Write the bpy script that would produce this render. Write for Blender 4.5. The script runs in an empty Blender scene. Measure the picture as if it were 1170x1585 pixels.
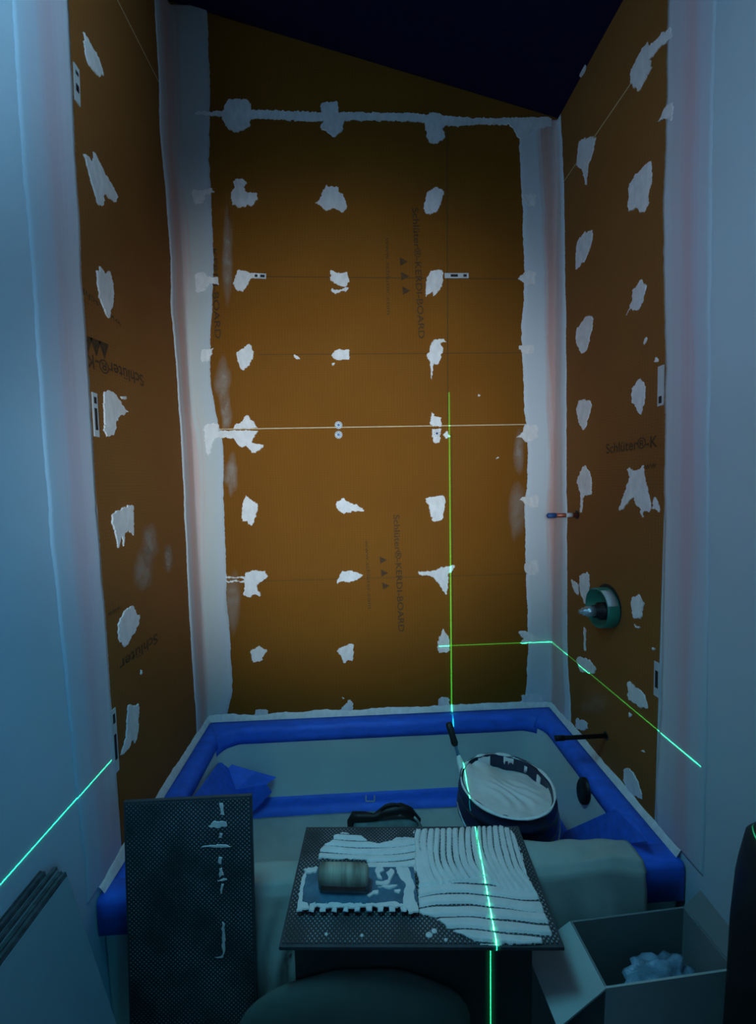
import bpy, bmesh, math, random
from mathutils import Vector, Matrix, noise
from mathutils.geometry import tessellate_polygon

random.seed(7)
SC = bpy.context.scene
COL = SC.collection

# ------------------------------------------------------------------ camera
CAM = Vector((0.682, -1.763, 1.41))
PITCH, ROLL, YAW, FPX = 0.07563, -0.02126, 0.04345, 642.9
fw = Vector((math.sin(YAW)*math.cos(PITCH), math.cos(YAW)*math.cos(PITCH), -math.sin(PITCH)))
rt0 = Vector((math.cos(YAW), -math.sin(YAW), 0))
up0 = rt0.cross(fw)
RT = rt0*math.cos(ROLL) + up0*math.sin(ROLL)
UP = up0*math.cos(ROLL) - rt0*math.sin(ROLL)
cd = bpy.data.cameras.new('camera'); cam = bpy.data.objects.new('camera', cd); COL.objects.link(cam)
m3 = Matrix((RT, UP, -fw)).transposed()
cam.matrix_world = Matrix.Translation(CAM) @ m3.to_4x4()
cd.sensor_fit = 'HORIZONTAL'; cd.sensor_width = 36; cd.lens = FPX/1170*36
cd.clip_start = 0.02
SC.camera = cam

# ------------------------------------------------------------------ world, lights, exposure
SC.view_settings.view_transform = 'Standard'; SC.view_settings.look = 'None'
SC.view_settings.gamma = 1; SC.view_settings.use_curve_mapping = False
SC.view_settings.exposure = 0.0
w = bpy.data.worlds.new('room_ambient'); SC.world = w; w.use_nodes = True
w.node_tree.nodes['Background'].inputs[0].default_value = (0.10, 0.42, 0.62, 1)
w.node_tree.nodes['Background'].inputs[1].default_value = 0.006

# LIGHTS BEGIN
def aim(o, target):
    o.rotation_euler = (Vector(target)-o.location).to_track_quat('-Z', 'Y').to_euler()
def area(name, loc, target, sx, sy, power, col, spread=180):
    l = bpy.data.lights.new(name, 'AREA'); l.shape = 'RECTANGLE'; l.size = sx; l.size_y = sy
    l.energy = power; l.color = col; l.spread = math.radians(spread)
    o = bpy.data.objects.new(name, l); COL.objects.link(o); o.location = loc; aim(o, target); return o
def spot(name, loc, target, ang, power, col, size=0.08, blend=1.0):
    l = bpy.data.lights.new(name, 'SPOT'); l.energy = power; l.color = col; l.spot_size = math.radians(ang)
    l.spot_blend = blend; l.shadow_soft_size = size
    o = bpy.data.objects.new(name, l); COL.objects.link(o); o.location = loc; aim(o, target); return o

# DEFS END
spot('back_wall_spot', (0.62, -1.95, 1.46), (0.62, 0, 1.50), 67, 98, (0.84, 0.94, 1.0), 0.12)  # unseen spot added to brighten the middle of the back wall
spot('wide_fill_spot', (0.62, -1.95, 1.50), (0.62, 0, 1.35), 100, 8, (0.36, 0.60, 1.0), 0.12)  # second added spot, a weak bluish fill with a wider cone
area('left_wall_fill', (1.45, -2.3, 2.3), (0.0, -1.3, 2.75), 0.3, 1.0, 6.2, (0.46, 0.76, 1.0), 44)  # invented area light that lifts the upper left wall
area('left_low_fill', (1.45, -2.3, 1.6), (0.0, -1.0, 1.1), 0.3, 1.0, .85, (0.06, 0.60, 1.0), 60)  # invented cyan fill for the lower left side
area('right_wall_fill', (0.05, -2.3, 2.0), (1.52, -1.05, 1.9), 0.3, 1.0, 1.8, (0.62, 0.77, 1.0), 60)  # invented area light, fills the right wall from behind the camera
area('overhead_fill', (0.35, -1.2, 2.35), (0.8, -0.6, 0.4), 0.4, 0.4, 1.75, (0.17, 0.74, 1.0), 66)  # unseen fill added overhead to light the mortared tile and foreground
area('front_fill', (0.7, -2.6, 1.7), (0.8, 0, 0.9), 1.0, 0.9, 0.3, (0.15, 0.5, 1.0), 120)  # faint broad fill added behind the camera

# LIGHTS END
# ------------------------------------------------------------------ maths helpers
def ray(px, py):
    return (fw + RT*((px-585)/FPX) - UP*((py-792.5)/FPX))
def on(q, ax, val):                        # where the sight line through a point of the photo meets a real plane
    d = ray(*q); t = (val-CAM[ax])/d[ax]
    return CAM + d*t
RIM = 0.382
TLX, TRX = 0.0, 1.52

# laser level position: in the vertical laser plane, level with the horizontal line
pa = on((697, 860), 1, 0.0); pb = on((750, 1375), 2, 0.41)
ldir = (pb-pa); ldir.z = 0; ldir.normalize()
LZ = CAM.z - 0.731
LAS = Vector((pb.x + ldir.x*(-1.36-pb.y)/ldir.y, -1.36, LZ))

# ------------------------------------------------------------------ materials
def newmat(name):
    m = bpy.data.materials.new(name); m.use_nodes = True
    nt = m.node_tree; b = nt.nodes['Principled BSDF']; return m, nt, b
def N(nt, t, **kw):
    n = nt.nodes.new(t)
    for k, v in kw.items():
        if k.startswith('i_'):
            key = k[2:]; key = int(key) if key.isdigit() else key.replace('_', ' ')
            n.inputs[key].default_value = v
        else: setattr(n, k, v)
    return n
def simple(name, col, rough=0.6, metal=0.0, var=0.15, scale=30, bump=0.15, bdist=0.002, stretch=(1, 1, 1), spec=0.5, coat=0):
    m, nt, b = newmat(name); L = nt.links.new
    tc = N(nt, 'ShaderNodeTexCoord'); mp = N(nt, 'ShaderNodeMapping'); mp.inputs['Scale'].default_value = stretch
    L(tc.outputs['Object'], mp.inputs['Vector'])
    nz = N(nt, 'ShaderNodeTexNoise', i_Scale=scale, i_Detail=5.0, i_Roughness=0.6); L(mp.outputs[0], nz.inputs['Vector'])
    cr = N(nt, 'ShaderNodeValToRGB'); L(nz.outputs[0], cr.inputs[0])
    lo = tuple(c*(1-var) for c in col)+(1,); hi = tuple(min(1, c*(1+var)) for c in col)+(1,)
    cr.color_ramp.elements[0].color = lo; cr.color_ramp.elements[1].color = hi
    cr.color_ramp.elements[0].position = .3; cr.color_ramp.elements[1].position = .7
    L(cr.outputs[0], b.inputs['Base Color'])
    if bump:
        bp = N(nt, 'ShaderNodeBump', i_Strength=bump, i_Distance=bdist); L(nz.outputs[0], bp.inputs['Height']); L(bp.outputs[0], b.inputs['Normal'])
    b.inputs['Roughness'].default_value = rough; b.inputs['Metallic'].default_value = metal
    b.inputs['Specular IOR Level'].default_value = spec; b.inputs['Coat Weight'].default_value = coat
    return m

def board_mat(name, col):
    m, nt, b = newmat(name); L = nt.links.new
    tc = N(nt, 'ShaderNodeTexCoord')
    sp = N(nt, 'ShaderNodeSeparateXYZ'); L(tc.outputs['Object'], sp.inputs[0])
    ad = N(nt, 'ShaderNodeMath', operation='ADD'); L(sp.outputs[0], ad.inputs[0]); L(sp.outputs[1], ad.inputs[1])
    def wav(src, per):
        a = N(nt, 'ShaderNodeMath', operation='MULTIPLY'); L(src, a.inputs[0]); a.inputs[1].default_value = 2*math.pi/per
        s = N(nt, 'ShaderNodeMath', operation='SINE'); L(a.outputs[0], s.inputs[0]); return s
    s1 = wav(ad.outputs[0], 0.012); s2 = wav(sp.outputs[2], 0.009)
    mx = N(nt, 'ShaderNodeMath', operation='MAXIMUM'); L(s1.outputs[0], mx.inputs[0]); L(s2.outputs[0], mx.inputs[1])
    nz = N(nt, 'ShaderNodeTexNoise', i_Scale=3.5, i_Detail=4.0); L(tc.outputs['Object'], nz.inputs['Vector'])
    nf = N(nt, 'ShaderNodeTexNoise', i_Scale=90.0, i_Detail=3.0); L(tc.outputs['Object'], nf.inputs['Vector'])
    m1 = N(nt, 'ShaderNodeMix', data_type='RGBA'); L(nz.outputs[0], m1.inputs[0])
    m1.inputs[6].default_value = (col[0]*.86, col[1]*.84, col[2]*.85, 1); m1.inputs[7].default_value = (col[0]*1.14, col[1]*1.16, col[2]*1.15, 1)
    m2 = N(nt, 'ShaderNodeMix', data_type='RGBA', blend_type='MULTIPLY'); m2.inputs[0].default_value = .6
    L(m1.outputs[2], m2.inputs[6])
    cr = N(nt, 'ShaderNodeValToRGB'); L(mx.outputs[0], cr.inputs[0])
    cr.color_ramp.elements[0].color = (.8, .8, .8, 1); cr.color_ramp.elements[0].position = 0
    L(cr.outputs[0], m2.inputs[7])
    L(m2.outputs[2], b.inputs['Base Color'])
    add = N(nt, 'ShaderNodeMath', operation='MULTIPLY_ADD'); L(mx.outputs[0], add.inputs[0]); add.inputs[1].default_value = .5; L(nf.outputs[0], add.inputs[2])
    bp = N(nt, 'ShaderNodeBump', i_Strength=.22, i_Distance=.0008); L(add.outputs[0], bp.inputs['Height']); L(bp.outputs[0], b.inputs['Normal'])
    b.inputs['Roughness'].default_value = .8; b.inputs['Specular IOR Level'].default_value = .08
    return m

def band_mat(name, stops, streak=.5):
    """joint band seen through skimmed mortar: colour across the band (u), streaked along it (v)"""
    m, nt, b = newmat(name); L = nt.links.new
    uv = N(nt, 'ShaderNodeUVMap', uv_map='UVMap')
    mp = N(nt, 'ShaderNodeMapping'); mp.inputs['Scale'].default_value = (9, 1.2, 1); L(uv.outputs[0], mp.inputs[0])
    nz = N(nt, 'ShaderNodeTexNoise', i_Scale=1.6, i_Detail=6.0, i_Roughness=.65); L(mp.outputs[0], nz.inputs['Vector'])
    sp = N(nt, 'ShaderNodeSeparateXYZ'); L(uv.outputs[0], sp.inputs[0])
    a = N(nt, 'ShaderNodeMath', operation='MULTIPLY_ADD'); L(nz.outputs[0], a.inputs[0]); a.inputs[1].default_value = streak
    L(sp.outputs[0], a.inputs[2])
    s = N(nt, 'ShaderNodeMath', operation='SUBTRACT'); L(a.outputs[0], s.inputs[0]); s.inputs[1].default_value = streak*.5
    cr = N(nt, 'ShaderNodeValToRGB'); L(s.outputs[0], cr.inputs[0]); cr.color_ramp.interpolation = 'EASE'
    el = cr.color_ramp.elements
    el[0].position, el[0].color = stops[0][0], stops[0][1]+(1,)
    el[1].position, el[1].color = stops[-1][0], stops[-1][1]+(1,)
    for p, c in stops[1:-1]:
        e = el.new(p); e.color = c+(1,)
    L(cr.outputs[0], b.inputs['Base Color'])
    bp = N(nt, 'ShaderNodeBump', i_Strength=.25, i_Distance=.002); L(nz.outputs[0], bp.inputs['Height']); L(bp.outputs[0], b.inputs['Normal'])
    b.inputs['Roughness'].default_value = .8; b.inputs['Specular IOR Level'].default_value = .2
    return m

def haze_mat():
    m, nt, b = newmat('thin_mortar_smear'); L = nt.links.new
    b.inputs['Base Color'].default_value = (.55, .50, .42, 1); b.inputs['Roughness'].default_value = .9
    at = N(nt, 'ShaderNodeAttribute', attribute_name='cover')
    tc = N(nt, 'ShaderNodeTexCoord')
    nz = N(nt, 'ShaderNodeTexNoise', i_Scale=28.0, i_Detail=4.0); L(tc.outputs['Object'], nz.inputs['Vector'])
    mu = N(nt, 'ShaderNodeMath', operation='MULTIPLY'); L(at.outputs['Fac'], mu.inputs[0]); L(nz.outputs[0], mu.inputs[1])
    L(mu.outputs[0], b.inputs['Alpha']); return m

def dimple_mat():
    """ribbed, dotted back of a porcelain tile"""
    m, nt, b = newmat('dotted_tile_back'); L = nt.links.new
    tc = N(nt, 'ShaderNodeTexCoord')
    mp = N(nt, 'ShaderNodeMapping'); mp.inputs['Rotation'].default_value = (0, 0, math.radians(45)); L(tc.outputs['Object'], mp.inputs[0])
    sp = N(nt, 'ShaderNodeSeparateXYZ'); L(mp.outputs[0], sp.inputs[0])
    outs = []
    for k in (0, 1):
        a = N(nt, 'ShaderNodeMath', operation='MULTIPLY'); L(sp.outputs[k], a.inputs[0]); a.inputs[1].default_value = 2*math.pi/0.0072
        s = N(nt, 'ShaderNodeMath', operation='SINE'); L(a.outputs[0], s.inputs[0])
        ab = N(nt, 'ShaderNodeMath', operation='MULTIPLY_ADD'); L(s.outputs[0], ab.inputs[0]); ab.inputs[1].default_value = .5; ab.inputs[2].default_value = .5
        outs.append(ab)
    mu = N(nt, 'ShaderNodeMath', operation='MULTIPLY'); L(outs[0].outputs[0], mu.inputs[0]); L(outs[1].outputs[0], mu.inputs[1])
    nz = N(nt, 'ShaderNodeTexNoise', i_Scale=9.0, i_Detail=3.0); L(tc.outputs['Object'], nz.inputs['Vector'])
    cr0 = N(nt, 'ShaderNodeValToRGB'); L(nz.outputs[0], cr0.inputs[0]); cr0.color_ramp.elements[0].position = .35; cr0.color_ramp.elements[1].position = .68
    mu2 = N(nt, 'ShaderNodeMath', operation='MULTIPLY'); L(mu.outputs[0], mu2.inputs[0]); L(cr0.outputs[0], mu2.inputs[1])
    ad = N(nt, 'ShaderNodeMath', operation='MULTIPLY_ADD'); L(mu.outputs[0], ad.inputs[0]); ad.inputs[1].default_value = .45; L(mu2.outputs[0], ad.inputs[2])
    cr = N(nt, 'ShaderNodeValToRGB'); L(ad.outputs[0], cr.inputs[0])
    cr.color_ramp.elements[0].color = (.028, .036, .042, 1); cr.color_ramp.elements[0].position = .25
    cr.color_ramp.elements[1].color = (.30, .36, .40, 1); cr.color_ramp.elements[1].position = .95
    L(cr.outputs[0], b.inputs['Base Color'])
    bp = N(nt, 'ShaderNodeBump', i_Strength=.6, i_Distance=.0012); L(mu.outputs[0], bp.inputs['Height']); L(bp.outputs[0], b.inputs['Normal'])
    b.inputs['Roughness'].default_value = .55
    return m

M = {}
M['board'] = board_mat('orange_foam_board', (.250, .096, .013))
M['board_side'] = board_mat('orange_foam_board_side', (.30, .125, .034))
M['mortar'] = simple('white_mortar', (.86, .87, .86), .75, var=.10, scale=55, bump=.6, bdist=.003, stretch=(1, 1, .5))
M['wetmortar'] = simple('wet_mortar', (.84, .78, .77), .5, var=.06, scale=40, bump=.3, bdist=.0015)
M['haze'] = haze_mat()
W1 = (.70, .77, .80); PK = (.70, .44, .38); OR = (.36, .22, .14)
M['band_left'] = band_mat('left_corner_band', [(0, W1), (.12, (.62, .56, .55)), (.30, PK), (.50, (.66, .52, .48)), (.66, (.60, .63, .60)), (1, (.56, .62, .65))])
M['band_right'] = band_mat('right_corner_band', [(0, W1), (.35, W1), (.52, PK), (.80, (.66, .55, .52)), (.9, W1), (1, W1)], .3)
PL = (.48, .72, .88)
M['band_front_left'] = band_mat('left_front_band', [(0, PL), (.28, (.54, .68, .82)), (.55, (.62, .58, .68)), (.80, (.66, .68, .78)), (1, (.64, .76, .84))], .35)
PR = (.50, .66, .74)
M['band_front_right'] = band_mat('right_front_band', [(0, (.64, .70, .74)), (.3, (.62, .60, .66)), (.55, (.64, .50, .56)), (.8, (.56, .62, .70)), (1, PR)], .35)
M['paint_left'] = simple('pale_blue_paint', PL, .6, var=.05, scale=2.2, bump=.03, spec=.3)
M['paint_right'] = simple('grey_blue_paint', PR, .6, var=.06, scale=2.2, bump=.03, spec=.3)
M['stud'] = simple('grey_plasterboard', (.25, .25, .25), .8)
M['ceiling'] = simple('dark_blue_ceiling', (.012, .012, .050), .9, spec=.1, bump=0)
M['floor'] = simple('concrete_floor', (.14, .15, .15), .8, scale=12)
M['tub'] = simple('white_tub_enamel', (.60, .72, .72), .25, var=.05, scale=3, bump=0, coat=.2)
M['tape'] = simple('blue_masking_tape', (.030, .165, .92), .55, var=.18, scale=14, bump=.25, stretch=(1, 3, 3))
M['cloth'] = simple('canvas_drop_cloth', (.42, .47, .45), .9, var=.12, scale=7, bump=.15, bdist=.004, spec=.15)
M['cream'] = simple('cream_foam_edge', (.62, .50, .30), .8, bump=0)
M['score'] = simple('dark_scored_line', (.07, .04, .015), .9, bump=0)
M['print'] = simple('faded_dark_print', (.070, .034, .010), .85, var=.35, scale=60, bump=0)
M['dimple'] = dimple_mat()
M['tile_edge'] = simple('dark_tile_body', (.05, .06, .07), .6, var=.2, scale=40)
M['tile_face'] = simple('pale_tile_face', (.26, .42, .50), .35, var=.08, scale=5, bump=.05)
M['tile_rim'] = simple('tile_cut_edge', (.06, .085, .10), .6, var=.6, scale=60)
M['steel'] = simple('smeared_steel', (.07, .19, .29), .45, metal=.2, var=.35, scale=22, bump=.2)
M['wood'] = simple('grimy_wood_grip', (.30, .29, .23), .6, var=.75, scale=11, bump=.15, stretch=(4, .5, .5))
M['black'] = simple('black_plastic', (.008, .010, .018), .32, var=.2, bump=.05)
M['blackbag'] = simple('black_bag_film', (.009, .009, .010), .5, var=.3, scale=12, bump=.35, bdist=.006)
M['rubber'] = simple('black_rubber', (.010, .012, .013), .5, bump=.1)
M['bucket'] = simple('navy_bucket_plastic', (.008, .014, .045), .3, var=.2, bump=.03, coat=.3)
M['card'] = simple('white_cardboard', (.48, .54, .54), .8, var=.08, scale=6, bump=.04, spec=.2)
M['cardin_shaded'] = simple('grey_inside_shaded_cardboard', (.22, .25, .26), .85, var=.1, scale=6, bump=.04, spec=.2)
M['darkcard'] = simple('dark_cardboard', (.075, .095, .085), .85, var=.15, scale=6, spec=.2)
M['sack'] = simple('grey_paper_sack', (.12, .16, .145), .85, var=.12, scale=9, spec=.2)
M['copper'] = simple('copper_pipe', (.42, .13, .08), .45, metal=.6, var=.3, scale=40)
M['bluecap'] = simple('blue_pipe_cap', (.03, .11, .32), .5)
M['green'] = simple('green_plastic_guard', (.022, .20, .14), .45, var=.12, bump=.03)
M['chrome'] = simple('dull_chrome', (.42, .55, .60), .3, metal=.7, var=.25, scale=60)
M['darkpipe'] = simple('dark_pipe', (.010, .010, .012), .5, metal=.3)
M['label'] = simple('white_plastic_strip', (.60, .66, .68), .5, var=.08, bump=0)
M['ink'] = simple('dark_ink', (.012, .014, .016), .6, bump=0)
M['screw'] = simple('blue_screw', (.05, .12, .30), .4, metal=.5, bump=0)
M['plastic'] = simple('bluish_clear_bag', (.26, .42, .58), .2, var=.3, scale=25, bump=.8, bdist=.01, coat=.4)
M['pouch'] = simple('grey_green_pouch', (.10, .16, .17), .5, var=.25, scale=20)
M['levelbody'] = simple('green_level_body', (.02, .12, .05), .5)

# ------------------------------------------------------------------ mesh helpers
class MB:
    def __init__(s): s.v = []; s.f = []; s.mi = []; s.uv = None
    def add(s, vs, fs, mi=0):
        b = len(s.v); s.v += [tuple(v) for v in vs]; s.f += [tuple(i+b for i in f) for f in fs]; s.mi += [mi]*len(fs)
    def box(s, a, b, mi=0, M4=None):
        x0, y0, z0 = a; x1, y1, z1 = b
        vs = [Vector(p) for p in [(x0, y0, z0), (x1, y0, z0), (x1, y1, z0), (x0, y1, z0), (x0, y0, z1), (x1, y0, z1), (x1, y1, z1), (x0, y1, z1)]]
        if M4: vs = [M4 @ v for v in vs]
        s.add(vs, [(0, 3, 2, 1), (4, 5, 6, 7), (0, 1, 5, 4), (1, 2, 6, 5), (2, 3, 7, 6), (3, 0, 4, 7)], mi)
    def hexa(s, lo, hi, mi=0):             # two quads joined
        s.add(list(lo)+list(hi), [(0, 3, 2, 1), (4, 5, 6, 7), (0, 1, 5, 4), (1, 2, 6, 5), (2, 3, 7, 6), (3, 0, 4, 7)], mi)
    def rings(s, rings, close=True, cap0=False, cap1=False, mi=0):
        n = len(rings[0]); b = len(s.v)
        for r in rings: s.v += [tuple(p) for p in r]
        m = n if close else n-1
        for k in range(len(rings)-1):
            for i in range(m):
                j = (i+1) % n
                s.f.append((b+k*n+i, b+k*n+j, b+(k+1)*n+j, b+(k+1)*n+i)); s.mi.append(mi)
        if cap0: s.f.append(tuple(b+i for i in reversed(range(n)))); s.mi.append(mi)
        if cap1: s.f.append(tuple(b+(len(rings)-1)*n+i for i in range(n))); s.mi.append(mi)
    def tube(s, pts, rad, n=12, mi=0, caps=True):
        pts = [Vector(p) for p in pts]; rr = rad if isinstance(rad, (list, tuple)) else [rad]*len(pts)
        rs = []; t0 = (pts[1]-pts[0]).normalized(); a = t0.orthogonal().normalized()
        for i, p in enumerate(pts):
            t = (pts[min(i+1, len(pts)-1)]-pts[max(i-1, 0)]).normalized()
            a = (a - t*a.dot(t)).normalized(); bb = t.cross(a)
            rs.append([p + (a*math.cos(q)+bb*math.sin(q))*rr[i] for q in [2*math.pi*k/n for k in range(n)]])
        s.rings(rs, True, caps, caps, mi)
    def build(s, name, mats, parent=None, smooth=False, bevel=0, sub=0, loc=None):
        me = bpy.data.meshes.new(name)
        if loc is not None: s.v = [(v[0]-loc[0], v[1]-loc[1], v[2]-loc[2]) for v in s.v]
        me.from_pydata(s.v, [], s.f)
        if not isinstance(mats, (list, tuple)): mats = [mats]
        for m in mats: me.materials.append(m)
        for p, i in zip(me.polygons, s.mi): p.material_index = i; p.use_smooth = smooth
        bm = bmesh.new(); bm.from_mesh(me); bmesh.ops.recalc_face_normals(bm, faces=bm.faces); bm.to_mesh(me); bm.free()
        o = bpy.data.objects.new(name, me); COL.objects.link(o)
        if loc is not None: o.location = loc
        if parent:
            o.parent = parent
            o.matrix_parent_inverse = parent_inv(parent)
        if bevel:
            b = o.modifiers.new('bevel', 'BEVEL'); b.width = bevel; b.segments = 2; b.limit_method = 'ANGLE'
        if sub:
            b = o.modifiers.new('sub', 'SUBSURF'); b.levels = sub; b.render_levels = sub
        return o
def wmat(o):
    m = Matrix.LocRotScale(o.location, o.rotation_euler, o.scale)
    return (wmat(o.parent) @ o.matrix_parent_inverse @ m) if o.parent else m
def parent_inv(p): return wmat(p).inverted()
def tag(o, label=None, cat=None, group=None, kind=None):
    if label: o['label'] = label
    if cat: o['category'] = cat
    if group: o['group'] = group
    if kind: o['kind'] = kind
    return o
def empty(name, loc, rot=(0, 0, 0)):
    o = bpy.data.objects.new(name, None); COL.objects.link(o); o.location = loc; o.rotation_euler = rot
    o.empty_display_size = .05; return o

# wall frames: point on the wall + (axis, value, outward normal)
WB = (1, 0.0, Vector((0, -1, 0))); WL = (0, 0.0, Vector((1, 0, 0))); WR = (0, 1.52, Vector((-1, 0, 0)))
def wp(wall, q): return on(q, wall[0], wall[1])
def zz(x0, y0, s, pts): return [(x0+a/s, y0+b/s) for a, b in pts]
def rough_outline(P, amp=.0018, step=.006):
    out = []
    if amp > .0017:                        # knock the corners off
        P2 = []
        for i in range(len(P)):
            a, b = P[i], P[(i+1) % len(P)]; P2 += [a.lerp(b, .12), a.lerp(b, .88)]
        P = P2
    for i in range(len(P)):
        a, b = P[i], P[(i+1) % len(P)]; n = max(1, int((b-a).length/step))
        for k in range(n):
            p = a.lerp(b, k/n)
            out.append(p)
    return out
def slab_from_outline(mb, P, nrm, h0, h1, amp=.0018, step=.006, inset=.0015):
    P = rough_outline(P, amp, step)
    t1 = nrm.orthogonal().normalized(); t2 = nrm.cross(t1)
    Q = []
    for p in P:
        j = noise.noise_vector(p*75.0)*amp*2.2 + noise.noise_vector(p*230.0)*amp*1.5
        j -= nrm*j.dot(nrm); Q.append(p+j)
    c = sum(Q, Vector())/len(Q)
    base = [p+nrm*h0 for p in Q]
    top = [p+(c-p)*min(.4, inset/max((c-p).length, 1e-4))+nrm*h1 for p in Q]
    n = len(Q); mb.add(base+top, [(i, (i+1) % n, n+(i+1) % n, n+i) for i in range(n)])
    tri = tessellate_polygon([[Vector((p.dot(t1), p.dot(t2), 0)) for p in top]])
    mb.add(top, [tuple(t) for t in tri])
def patch(wall, pts, parent, name='mortar_patch', mat='mortar', h=.003):
    h += .0012*random.random()
    mb = MB(); slab_from_outline(mb, [wp(wall, q) for q in pts], wall[2], .0002, h, .0026, .0035)
    return mb.build(name, M[mat], parent)
def haze(wall, cx, cy, rx, ry, parent, k=1.0):
    C = wp(wall, (cx, cy)); A = wp(wall, (cx+rx, cy))-C; B = wp(wall, (cx, cy+ry))-C
    mb = MB(); n = 28; vs = [C+wall[2]*.0016]; cov = [k]
    for r, cv in ((.45, .75*k), (.75, .35*k), (1, 0)):
        for i in range(n):
            q = 2*math.pi*i/n; d = Vector((math.cos(q), math.sin(q), 0))
            rr = r*(1+.35*noise.noise(Vector((cx, cy, 0))*.1+d*1.3))
            vs.append(C+A*math.cos(q)*rr+B*math.sin(q)*rr+wall[2]*.0016); cov.append(cv)
    fs = [(0, 1+i, 1+(i+1) % n) for i in range(n)]
    for k2 in range(2):
        for i in range(n): fs.append((1+k2*n+i, 1+k2*n+(i+1) % n, 1+(k2+1)*n+(i+1) % n, 1+(k2+1)*n+i))
    mb.add(vs, fs); o = mb.build('mortar_smear', M['haze'], parent, True)
    at = o.data.attributes.new('cover', 'FLOAT', 'POINT'); at.data.foreach_set('value', cov)
    return o
def strip(wall, a, b, width, parent, name, mat, h=.001):
    A, B = wp(wall, a), wp(wall, b); d = (B-A).normalized(); s = wall[2].cross(d)*width/2
    mb = MB(); lo = [A-s, B-s, B+s, A+s]
    mb.hexa([p+wall[2]*.0001 for p in lo], [p+wall[2]*h for p in lo]); return mb.build(name, M[mat], parent)
def lettering(wall, a, b, up, height, text, parent, name='printed_lettering', mat='print', h=.0006, bold=.0):
    cu = bpy.data.curves.new('t', 'FONT'); cu.body = text; cu.size = 1; cu.offset = bold
    ob = bpy.data.objects.new('t', cu); COL.objects.link(ob)
    dg = bpy.context.evaluated_depsgraph_get(); me = bpy.data.meshes.new_from_object(ob.evaluated_get(dg))
    bpy.data.objects.remove(ob)
    xs = [v.co.x for v in me.vertices]; x0, x1 = min(xs), max(xs)
    A, B = wp(wall, a), wp(wall, b); d = B-A; Ln = d.length; d.normalize()
    up = Vector(up); up = (up-d*up.dot(d)-wall[2]*up.dot(wall[2])).normalized()
    for v in me.vertices:
        v.co = A + d*((v.co.x-x0)/(x1-x0)*Ln) + up*(v.co.y*height) + wall[2]*h
    me.name = name; me.materials.clear(); me.materials.append(M[mat])
    o = bpy.data.objects.new(name, me); COL.objects.link(o); o.parent = parent; o.matrix_parent_inverse = parent_inv(parent)
    return o
def triangles(wall, a, b, up, size, parent):
    A, B = wp(wall, a), wp(wall, b); d = (B-A); up = Vector(up); nrm = wall[2]; dn = d.normalized()
    for k in range(3):
        mb = MB(); c = A+d*(k/2.0); tri = [c-dn*size*.5, c+dn*size*.5, c+up*size*.95]
        mb.add([p+nrm*.0002 for p in tri]+[p+nrm*.0007 for p in tri], [(0, 1, 2), (3, 5, 4), (0, 1, 4, 3), (1, 2, 5, 4), (2, 0, 3, 5)])
        mb.build('printed_triangle', M['print'], parent)

# ------------------------------------------------------------------ room shell
def struct(name, mb, mat, **k): return tag(mb.build(name, mat, **k), kind='structure')
KL, KR = -.652, -.655
YF = -2.75; HT = 4.3
mb = MB(); mb.box((-.16, YF, -.1), (1.68, .12, 0)); struct('floor', mb, M['floor'])
mb = MB(); mb.box((-.16, .013, 0), (1.68, .12, HT)); struct('wall_back', mb, M['stud'])
mb = MB(); mb.add([(0, YF, 0), (0, KL-.002, 0), (-.013, KL-.002, 0), (-.013, .013, 0), (-.16, .013, 0), (-.16, YF, 0)] +
                  [(0, YF, HT), (0, KL-.002, HT), (-.013, KL-.002, HT), (-.013, .013, HT), (-.16, .013, HT), (-.16, YF, HT)],
                  [(5, 4, 3, 2, 1, 0), (6, 7, 8, 9, 10, 11)]+[(i, (i+1) % 6, 6+(i+1) % 6, 6+i) for i in range(6)])
struct('wall_left', mb, M['paint_left'])
mb = MB(); mb.add([(1.52, YF, 0), (1.52, KR-.002, 0), (1.533, KR-.002, 0), (1.533, .013, 0), (1.68, .013, 0), (1.68, YF, 0)] +
                  [(1.52, YF, HT), (1.52, KR-.002, HT), (1.533, KR-.002, HT), (1.533, .013, HT), (1.68, .013, HT), (1.68, YF, HT)],
                  [(0, 1, 2, 3, 4, 5), (11, 10, 9, 8, 7, 6)]+[((i+1) % 6, i, 6+i, 6+(i+1) % 6) for i in range(6)])
struct('wall_right', mb, M['paint_right'])
c0, c1, c2 = on((430, 50), 1, 0.), on((850, 178), 1, 0.), on((950, 20), 0, 1.52)
cn = (c1-c0).cross(c2-c0).normalized()
def cz(x, y): return c0.z - (cn.x*(x-c0.x)+cn.y*(y-c0.y))/cn.z
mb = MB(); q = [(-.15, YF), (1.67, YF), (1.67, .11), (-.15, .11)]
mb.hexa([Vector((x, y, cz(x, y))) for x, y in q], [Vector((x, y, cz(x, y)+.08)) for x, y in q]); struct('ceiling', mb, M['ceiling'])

# ------------------------------------------------------------------ backer boards
ZM = on((560, 661), 1, 0.).z; ZT = on((560, 181), 1, 0.).z
ZR = on((945, 175), 0, 1.52).z; ZL = on((215, 66), 0, 0.).z
def board(a, b, label, mat, cat='wall board'):
    mb = MB(); mb.box(a, b); o = mb.build('backer_board', M[mat], bevel=.0006); return tag(o, label, cat, group='orange boards lining the alcove')
G = .0015
bb_low = board((.001, 0, RIM+.004), (1.519, .0125, ZM-G), 'lower orange foam backer board on the back wall, just above the tub', 'board')
bb_up = board((.001, 0, ZM+G), (1.519, .0125, ZT-G), 'upper orange foam backer board on the back wall, above the thin pale seam', 'board')
mb = MB(); q = [(.001, ZT+G), (1.519, ZT+G), (1.519, max(cz(1.519, 0)-.002, ZT+G+.004)), (.001, cz(0, 0)-.006)]
mb.hexa([Vector((x, 0, z)) for x, z in q], [Vector((x, .0125, z)) for x, z in q])
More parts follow.
